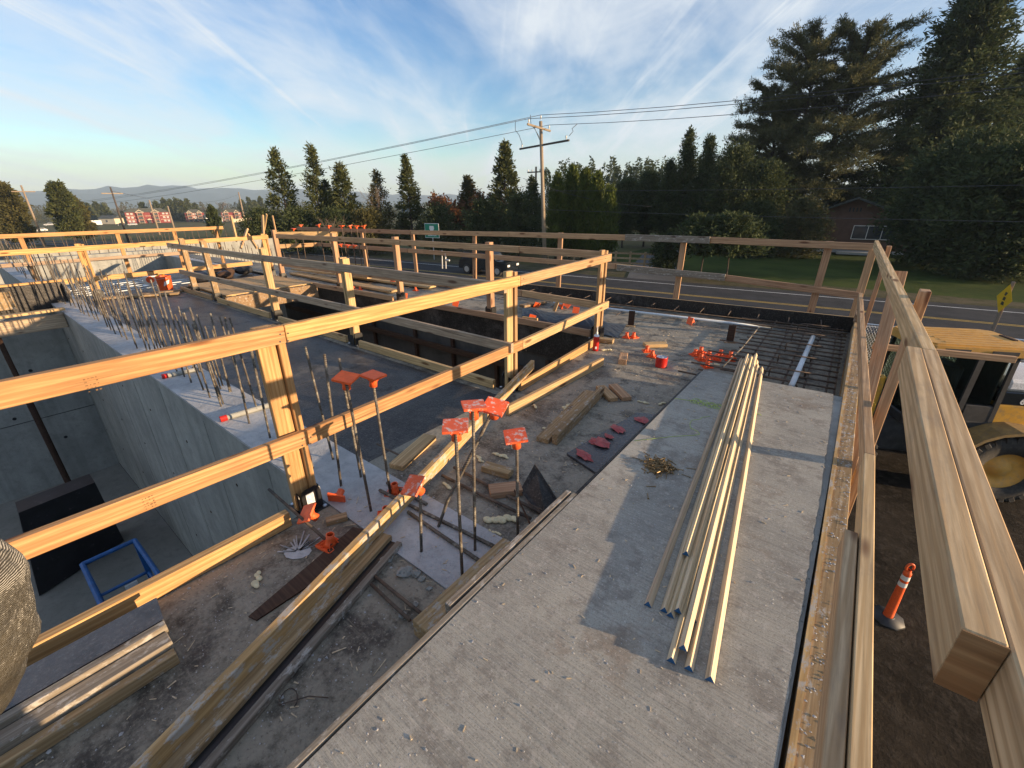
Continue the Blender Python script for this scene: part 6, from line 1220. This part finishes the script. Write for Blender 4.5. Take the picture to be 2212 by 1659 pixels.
# brown house behind the lawn
def house():
    p0 = at(1700, 543, -3.55); p1 = at(1945, 545, -3.55); sc = 58/max(1, p0.xy.length); g0 = far(1850, 445, 60); o = thing('brown_house', 'brown single storey house with a wide gable and white triple window in deep shade', 'house', (g0.x, g0.y, -3.5)); rz = math.radians(5); o.rotation_euler = (0, 0, rz)
    MB().box((0, 5, 1.5), (11.5, 10, 3.0)).build('wall', HOUSEW, o); MB().prism([(-5.75, 3.0), (5.75, 3.0), (0, 5.3)], (0, .02, 0), (1, 0, 0), (0, 0, 1), (0, 1, 0), 9.9).build('gable_wall', HOUSEW, o)
    for sx in (-1, 1): MB().prism([(0, 5.5), (sx*6.6, 2.82), (sx*6.6, 2.62), (0, 5.3)], (0, -.9, 0), (1, 0, 0), (0, 0, 1), (0, 1, 0), 11.6).build('roof', ROOFG, o)
    MB().box((-9, 6, 1.5), (8, 7, 3.0)).build('wing_wall', HOUSEW, o); MB().prism([(2.2, 3.0), (9.9, 3.0), (6, 4.8)], (-13.4, 0, 0), (0, 1, 0), (0, 0, 1), (1, 0, 0), 8.2).build('wing_roof', ROOFG, o)
    q = far(1889, 503, 60); loc = M.LocRotScale(o.location, o.rotation_euler, None).inverted() @ q
    window(o, M.Translation((loc.x, -.04, loc.z)), 3.6, 1.25, WHITE, WINDOW, 2); window(o, M.Translation((-7.2, 2.44, 1.7)), 1.2, 1.5, TRIM, WINDOWL, 0); window(o, M.Translation((-9.0, 2.44, 1.7)), 1.2, 1.5, TRIM, WINDOWL, 0)
    for k in range(4): MB().box((-.45+k*.3, -.02, 4.3), (.14, .05, .4)).build('gable_vent', DARK, o)
    MB().box((0, -.03, .15), (11.6, .06, .3)).build('plinth', TRIM, o); MB().box((1, -1.2, .12), (3.4, 1.6, .24)).build('porch_slab', TRIM, o)
house()
# brown rail fence along the driveway
def railfence():
    a, b = at(1180, 545, -3.6), at(1432, 515, -3.6); a = far(1185, 520, 41); b = far(1432, 512, 39); o = thing('wooden_fence', 'brown three rail wooden fence beside the driveway', 'fence', (a.x, a.y, -3.6)); d = V((b.x-a.x, b.y-a.y, 0)); n = 9
    for k in range(n): MB().box(d*(k/(n-1))+V((0, 0, .7)), (.14, .14, 1.4)).build('post', USED, o)
    for z in (.45, .85, 1.25): MB().bar(V((0, -.09, z)), d+V((0, -.09, z)), .03, .15).build('rail', USED, o)
railfence()
# chain link fence between the site and the road
def chain():
    o = thing('chain_link_fence', 'low chain link fence at the site edge left of the loader', 'fence', (0, 17.5, gz(0, 17.5))); 
    vs, fs = [], []; b = MB(); 
    for k in range(8): b2 = MB().cyl((-3+k*2.4, k*.28, 0), (-3+k*2.4, k*.28, 1.85), .03, n=8).build('post', GALV, o)
    MB().cyl((-3, 0, 1.85), (13.8, 1.96, 1.85), .025, n=8).build('top_rail', GALV, o)
    for k in range(230):
        for sg in (-1, 1):
            x0 = -3+k*.075; x1 = x0+sg*1.85*.55
            p0, p1 = V((x0, (x0+3)*.1167, .02)), V((x1, (x1+3)*.1167, 1.84)); b.tube([p0, p1], .0045, 3, False)
    b.build('mesh', GALV, o)
chain()
# ------------------------------------------------------------------ left hand part of the site
LW = thing('concrete_wall', 'sunlit concrete wall far left with stripes of bar shadows', 'concrete wall', (-24, 2, -3.4)); slabbox('wall_body', -24.4, -24, -6, 7.4, -3.4, -.12, WALLC, LW)
LW2 = thing('concrete_wall', 'long shaded concrete wall with a pale top edge running away on the left', 'concrete wall', (-18, 6.2, -3.4)); slabbox('wall_body', -24, -12.6, 6.0, 6.4, -3.4, -.35, WALLC, LW2); slabbox('wall_top', -24, -12.6, 5.99, 6.41, -.35, -.33, WALLTOP, LW2)
LW3 = thing('concrete_wall', 'farthest concrete wall on the left with a fringe of bars along its top', 'concrete wall', (-35, 8, -3.6)); slabbox('wall_body', -36, -35.6, -8, 16, -3.8, -.7, WALLC, LW3)
LW4 = thing('concrete_wall', 'concrete cross wall on the far left, lit on one end', 'concrete wall', (-30, 2.2, -3.6)); slabbox('wall_body', -35.5, -24.5, 2.0, 2.4, -3.6, -.5, WALLC, LW4)
for k in range(46): y = -6+k*.42; rebar('rebar', [(-35.8, y, -.72), (-35.8+rr.uniform(-.05, .05), y+rr.uniform(-.06, .06), .05+rr.uniform(-.1, .3))], .016, LW3, MATBAR, 5)
for k in range(40): x = -13-k*.27; rebar('rebar', [(x, 6.2, -.35), (x+rr.uniform(-.05, .05), 6.2+rr.uniform(-.05, .05), .35+rr.uniform(-.1, .2))], .010, LW2, MATBAR, 5)
for k in range(34): y = -3+k*.29; rebar('rebar', [(-24.2, y, -.14), (-24.2, y+rr.uniform(-.04, .04), .5+rr.uniform(-.1, .2))], .012, LW, MATBAR, 5)
# bundle of white bars in the void behind the orange rail
for k in range(6):
    x_ = -12.2-.32*k; tag(MB().cyl((0, 0, 0), (0, 3.2-.25*k, .02), .011, n=8).build('white_bar', PVC, None, M.Translation((x_, .55+.45*(k % 3), -.03))), 'long white bar lying across the dark void behind the orange rail', 'bar', 'white bars behind the orange rail')
V1 = thing('deck_strip', 'dark film faced deck strip carrying the white bars', 'form deck', (-13, 2, -.1)); slabbox('plywood_sheet', -14.6, -11.7, .2, 5.2, -.10, -.056, FORMP, V1)
# end of the near pit: board on a grey timber, prop, raised shutter
one('sunlit yellow board across the far end of the near pit', 'board', 'board', (-10.36, -3, .06), (-10.36, 1.0, .06), .038, .14, PALE, up=(0, 0, 1))
one('grey heavy timber under the sunlit board at the far end of the pit', 'timber', 'timber', (-10.42, -3, -.14), (-10.42, .96, -.14), .22, .10, GREYB)
PR = thing('shoring_prop', 'rusty brown shoring prop in the far corner of the near pit', 'prop', (-10.6, .15, -3.4)); MB().cyl((0, 0, 0), (0, 0, 2.0), .045, n=12).build('outer_tube', BROWN, PR); MB().cyl((0, 0, 2.0), (0, 0, 3.12), .034, n=12).build('inner_tube', BROWN, PR); MB().box((0, 0, 3.13), (.16, .16, .02)).build('head_plate', BROWN, PR)
SH = thing('form_shutter', 'dark form shutter standing beyond the far end of the near pit', 'form shutter', (-11.5, -.4, 0)); MB().box((0, 0, .12), (.05, 3.2, .5), None, .004).build('face', FORMP, SH); MB().box((.1, .75, .16), (.14, .35, .3), None, .004).build('block', USED, SH); MB().box((0, 1.62, .1), (.5, .04, .5), M.Rotation(.4, 3, 'Y')).build('end_brace', GREY, SH)
# black crate and blue lift down in the pit
A_, B_, C_, D_ = at(40, 1108, -2.0), at(205, 1042, -2.0), at(268, 1168, -3.38), at(85, 1288, -3.38)
b = MB(); n_ = V((-.35, 0, 0)); f0 = [b.bm.verts.new(p) for p in (A_, B_, C_, D_)]; f1 = [b.bm.verts.new(p+n_) for p in (A_, B_, C_, D_)]; b.bm.faces.new(f0); b.bm.faces.new(f1[::-1])
for k in range(4): b.bm.faces.new((f0[k], f1[k], f1[(k+1) % 4], f0[(k+1) % 4]))
tag(b.build('black_sheeting', FILM), 'large black sheeted panel leaning on the pit floor at the left edge', 'panel')
LF = thing('scissor_lift', 'blue tubular lift guard frame down in the near pit', 'lift', at(260, 1290, -3.3)); 
def lft():
    z = -2.1; P4 = [at(178, 1219, z), at(291, 1167, z), at(345, 1245, z), at(225, 1320, z)]
    inv = LF.location
    for a, b_ in zip(P4, P4[1:]+P4[:1]): MB().cyl(a-inv, b_-inv, .026, n=10).build('rail_bar', BLUE, LF)
    for p in P4: MB().bar(p-inv, V((p.x, p.y, -3.3))-inv, .05, .05, (1, 0, 0)).build('corner_post', BLUE, LF)
    for a, b_ in zip(P4, P4[1:]+P4[:1]): MB().cyl(V((a.x, a.y, -2.6))-inv, V((b_.x, b_.y, -2.6))-inv, .02, n=10).build('rail_bar', BLUE, LF)
    m = sum(P4, V((0, 0, 0)))/4; MB().box(V((m.x, m.y, -3.22))-inv, (1.0, .55, .12)).build('platform', BLUE, LF)
    MB().box(P4[0].lerp(P4[1], .6)-inv+V((0.03, 0, -.6)), (.02, .12, .16)).build('notice', WHITE, LF)
lft()
# ---- clutter at the far left corner
q = at(335, 617, 0); BK = thing('bucket', 'orange bucket with white lettering at the end of the ply deck', 'bucket', (-11.35, 2.70, -.02))
MB().lathe([(0, .0), (.13, .0), (.135, .02), (.152, .34), (.158, .345), (.158, .37), (.147, .37), (.14, .34), (.12, .03), (0, .03)], 24).build('pail', ORANGE, BK)
b = MB()
for k in range(4): b.prism([(-.07+k*.03, -.05+k*.016), (-.05+k*.03, -.05+k*.016), (-.02+k*.03, .05+k*.012), (-.04+k*.03, .05+k*.012)], (.147, 0, .20), (0, 1, 0), (0, 0, 1), (1, 0, 0), .004)
b.build('lettering', WHITE, BK); BK.scale = (.86, .86, .86); MB().tube([V((.16*math.cos(a), .16*math.sin(a), .33-.02*abs(math.sin(a)))) for a in [i*math.pi/10-1.57 for i in range(11)]], .004, 5).build('handle', GALV, BK)
q = at(*s(604, 1136), 0); SW = thing('circular_saw', 'white and orange circular saw standing on boards by the bucket', 'saw', (q.x, q.y, .06)); SW.rotation_euler = (0, 0, 1.2)
MB().lathe([(0, -.02), (.13, -.02), (.135, 0), (.13, .02), (0, .02)], 24, M.Translation((0, 0, .14)) @ M.Rotation(math.pi/2, 4, 'X')).build('blade_guard', WHITE, SW); MB().cyl((0, -.06, .13), (0, -.02, .13), .07, n=18).build('hub', ORANGE, SW); MB().box((.02, 0, .01), (.36, .2, .012)).build('base_plate', GALV, SW); MB().tube([(.10, .02, .18), (.18, .03, .25), (.24, .03, .2), (.22, .02, .09)], .022, 8).build('handle', SIGNY, SW); MB().cyl((0, .02, .15), (0, .16, .15), .055, n=14).build('motor', DARK, SW)
for a_, b_, lab in (((-11.2, 1.5, .03), (-10.9, 2.85, .03), 'flat board under the circular saw'), ((-11.05, 1.9, .03), (-10.6, 2.7, .03), 'second flat board in front of the circular saw'), ((-11.3, 3.0, .03), (-11.1, 4.6, .03), 'board lying along the end of the opening')): one(lab, 'board', 'board', a_, b_, .04, .14, USED)
PF = thing('platform', 'pale new plywood platform over the left end of the middle opening', 'platform', (-10.2, 3.9, 0)); slabbox('sheet', -11.2, -9.2, 3.05, 4.75, .07, .09, PALE, PF)
for y_ in (3.2, 3.9, 4.6): slabbox('joist', -11.2, -9.25, y_-.04, y_+.04, -.02, .068, PALE, PF)
slabbox('ledger', -9.2, -9.12, 3.0, 4.8, -.22, .06, USED, PF)
# raking shores and uprights in the left distance
for n_, (a_, b_, lab) in enumerate(((c(2, 60, 870), c(2, 100, 590), 'pale upright stud at the left end of the far rail, left one'), (c(2, 205, 880), c(2, 145, 600), 'pale upright stud at the left end of the far rail, right one'))):
    p0, p1 = at(*a_, -.1), ony(*b_, at(*a_, -.1).y); one(lab, 'stud', 'stud', p0, p1, .09, .04, PALE, up=(1, 0, 0))
for n_, (u0, v0, u1, v1, lab) in enumerate(((1050, 470, 978, 170, 'sunlit upright timber standing left of the far post corner'), (1100, 560, 1180, 320, 'raking timber left of the far post corner'), (1300, 560, 1190, 390, 'raking timber crossing behind the far rail'), (1390, 560, 1370, 150, 'tall upright timber behind the far post corner'))):
    p0 = far(*((600+u0/3.16)*KS, (800+v0/3.16)*KS), 15.5); p1 = far(*((600+u1/3.16)*KS, (800+v1/3.16)*KS), 15.9); one(lab, 'timber', 'timber', p0, p1, .10, .045, PALE if n_ != 1 else PINK, up=(1, 0, 0))
for n_, (a_, b_, lab) in enumerate((((-11.6, 5.6, .1), (-8.4, 5.7, .16), 'pale plank on the far deck, upper one of the stack'), ((-11.3, 5.4, .04), (-7.2, 5.35, .04), 'long pale plank on the far deck beyond the opening'), ((-9.6, 5.9, .05), (-6.9, 6.1, .05), 'plank near the capped starter bars'))): one(lab, 'plank', 'plank', a_, b_, .04, .24, PALE)
one('sunlit horizontal plank of a trestle beyond the far rail', 'plank', 'plank', onx(*c(2, 180, 750), -11.8), ony(*c(2, 660, 745), onx(*c(2, 180, 750), -11.8).y+1.1), .12, .04, PALE); one('lower sunlit plank of the trestle beyond the far rail', 'plank', 'plank', onx(*c(2, 200, 845), -11.8), ony(*c(2, 500, 830), onx(*c(2, 200, 845), -11.8).y+.9), .10, .04, PALE)
TB = thing('tool_heap', 'dark heap of tool bags and straps at the end of the opening', 'tool bags', (-12.4, 4.2, -.05))
for k in range(7): MB().ball((rr.uniform(-.5, .5), rr.uniform(-.9, .9), .12), rr.uniform(.12, .24), (1, 1.3, .7), 2).build('bag', (FILM, DARK, BROWN, FILM)[k % 4], TB)
# ------------------------------------------------------------------ worker at the left edge, only a sleeve in view
_rt_w = V(ROT @ np.array([1., 0, 0]))
def person():
    root = thing('person', 'person in an olive ribbed knit sleeve, only the bent arm showing at the left edge', 'person', (-.74, -.58, 0))
    def skin(name, verts, edges, radii, mat, parent, sub=2, rootv=0):
        me = bpy.data.meshes.new(name); me.from_pydata([tuple(v) for v in verts], edges, []); o = bpy.data.objects.new(name, me); COL.objects.link(o); me.materials.append(mat); o.parent = parent
        o.modifiers.new('skin', 'SKIN'); 
        for v, r in zip(me.skin_vertices[0].data, radii): v.radius = (r, r) if not isinstance(r, tuple) else r; v.use_root = False
        me.skin_vertices[0].data[rootv].use_root = True
        sb = o.modifiers.new('sub', 'SUBSURF'); sb.levels = sb.render_levels = sub
        bpy.context.view_layer.update(); dg = bpy.context.evaluated_depsgraph_get(); m2 = bpy.data.meshes.new_from_object(o.evaluated_get(dg)); bpy.data.objects.remove(o)
        if not m2.materials: m2.materials.append(mat)
        r_ = link(name, m2, None, parent, None, True); return r_
    R0 = root.location; lf = V((-_rt_w.x, -_rt_w.y, 0)); E = far(-84, 1245, .56)-R0
    sh = V((.15, .02, 1.44)); wr = E+lf*.10+V((-.03, -.03, -.24)); hp = E+lf*.14+V((-.03, -.03, -.32))
    v = [(0, 0, .95), (0, 0, 1.15), (0, .01, 1.38), (0, .02, 1.50), (0, .05, 1.60), (0, .06, 1.72), sh, E, wr, hp,
         (-.18, .02, 1.44), (-.24, -.02, 1.17), (-.22, .12, .95), (-.21, .17, .87),
         (.10, 0, .90), (.11, .03, .50), (.11, -.01, .08), (.12, .16, .03), (-.10, 0, .90), (-.11, .03, .50), (-.11, -.01, .08), (-.12, .16, .03)]
    e = [(0, 1), (1, 2), (2, 3), (3, 4), (4, 5), (2, 6), (6, 7), (7, 8), (8, 9), (2, 10), (10, 11), (11, 12), (12, 13), (0, 14), (14, 15), (15, 16), (16, 17), (0, 18), (18, 19), (19, 20), (20, 21)]
    r = [.14, .13, .15, .06, .085, .095, .06, .040, .028, .03, .06, .045, .034, .03, .09, .06, .045, .035, .09, .06, .045, .035]
    skin('body', v, e, r, SKIN, root)
    fold = skin('jacket', [(0, 0, .92), (0, 0, 1.15), (0, .01, 1.38), (.0, .02, 1.47), sh, sh.lerp(E, .6), E, E.lerp(wr, .35), E.lerp(wr, .85), (-.18, .02, 1.44), (-.24, -.02, 1.17), (-.22, .10, .97)],
         [(0, 1), (1, 2), (2, 3), (2, 4), (4, 5), (5, 6), (6, 7), (7, 8), (2, 9), (9, 10), (10, 11)], [.165, .155, .175, .085, .085, .070, .058, .060, .046, .085, .072, .05], KNIT, root, 3)
    me = fold.data
    from mathutils import noise as nz
    for vv in me.vertices:
        n = nz.noise(vv.co*13)*.012+nz.noise(vv.co*34)*.005; vv.co += vv.normal*n
    skin('trousers', [(0, 0, 1.0), (.10, 0, .86), (.11, .03, .50), (.11, -.01, .12), (-.10, 0, .86), (-.11, .03, .50), (-.11, -.01, .12)], [(0, 1), (1, 2), (2, 3), (0, 4), (4, 5), (5, 6)], [.155, .105, .078, .07, .105, .078, .07], DENIM, root)
    hd = MB(); hd.ball((0, .05, 1.76), .108, (.86, 1.0, 1.12), 3); hd.build('hair', HAIR, root)
person()
# ------------------------------------------------------------------ air
def haze():
    m = bpy.data.materials.new('pale_air'); m.use_nodes = True; nt = m.node_tree; nt.nodes.clear(); o = nt.nodes.new('ShaderNodeOutputMaterial'); v = nt.nodes.new('ShaderNodeVolumePrincipled')
    v.inputs['Color'].default_value = (0.60, 0.79, 1.0, 1); v.inputs['Density'].default_value = 0.00022; v.inputs['Anisotropy'].default_value = 0.0; nt.links.new(v.outputs[0], o.inputs['Volume'])
    ob = MB().box((0, 0, 0), (9800, 9800, 175)).build('haze', m, None, M.Translation((0, 0, 72))); tag(ob, 'thin pale air softening the distant hills', 'haze', None, 'stuff')
haze()
bpy.context.view_layer.update()
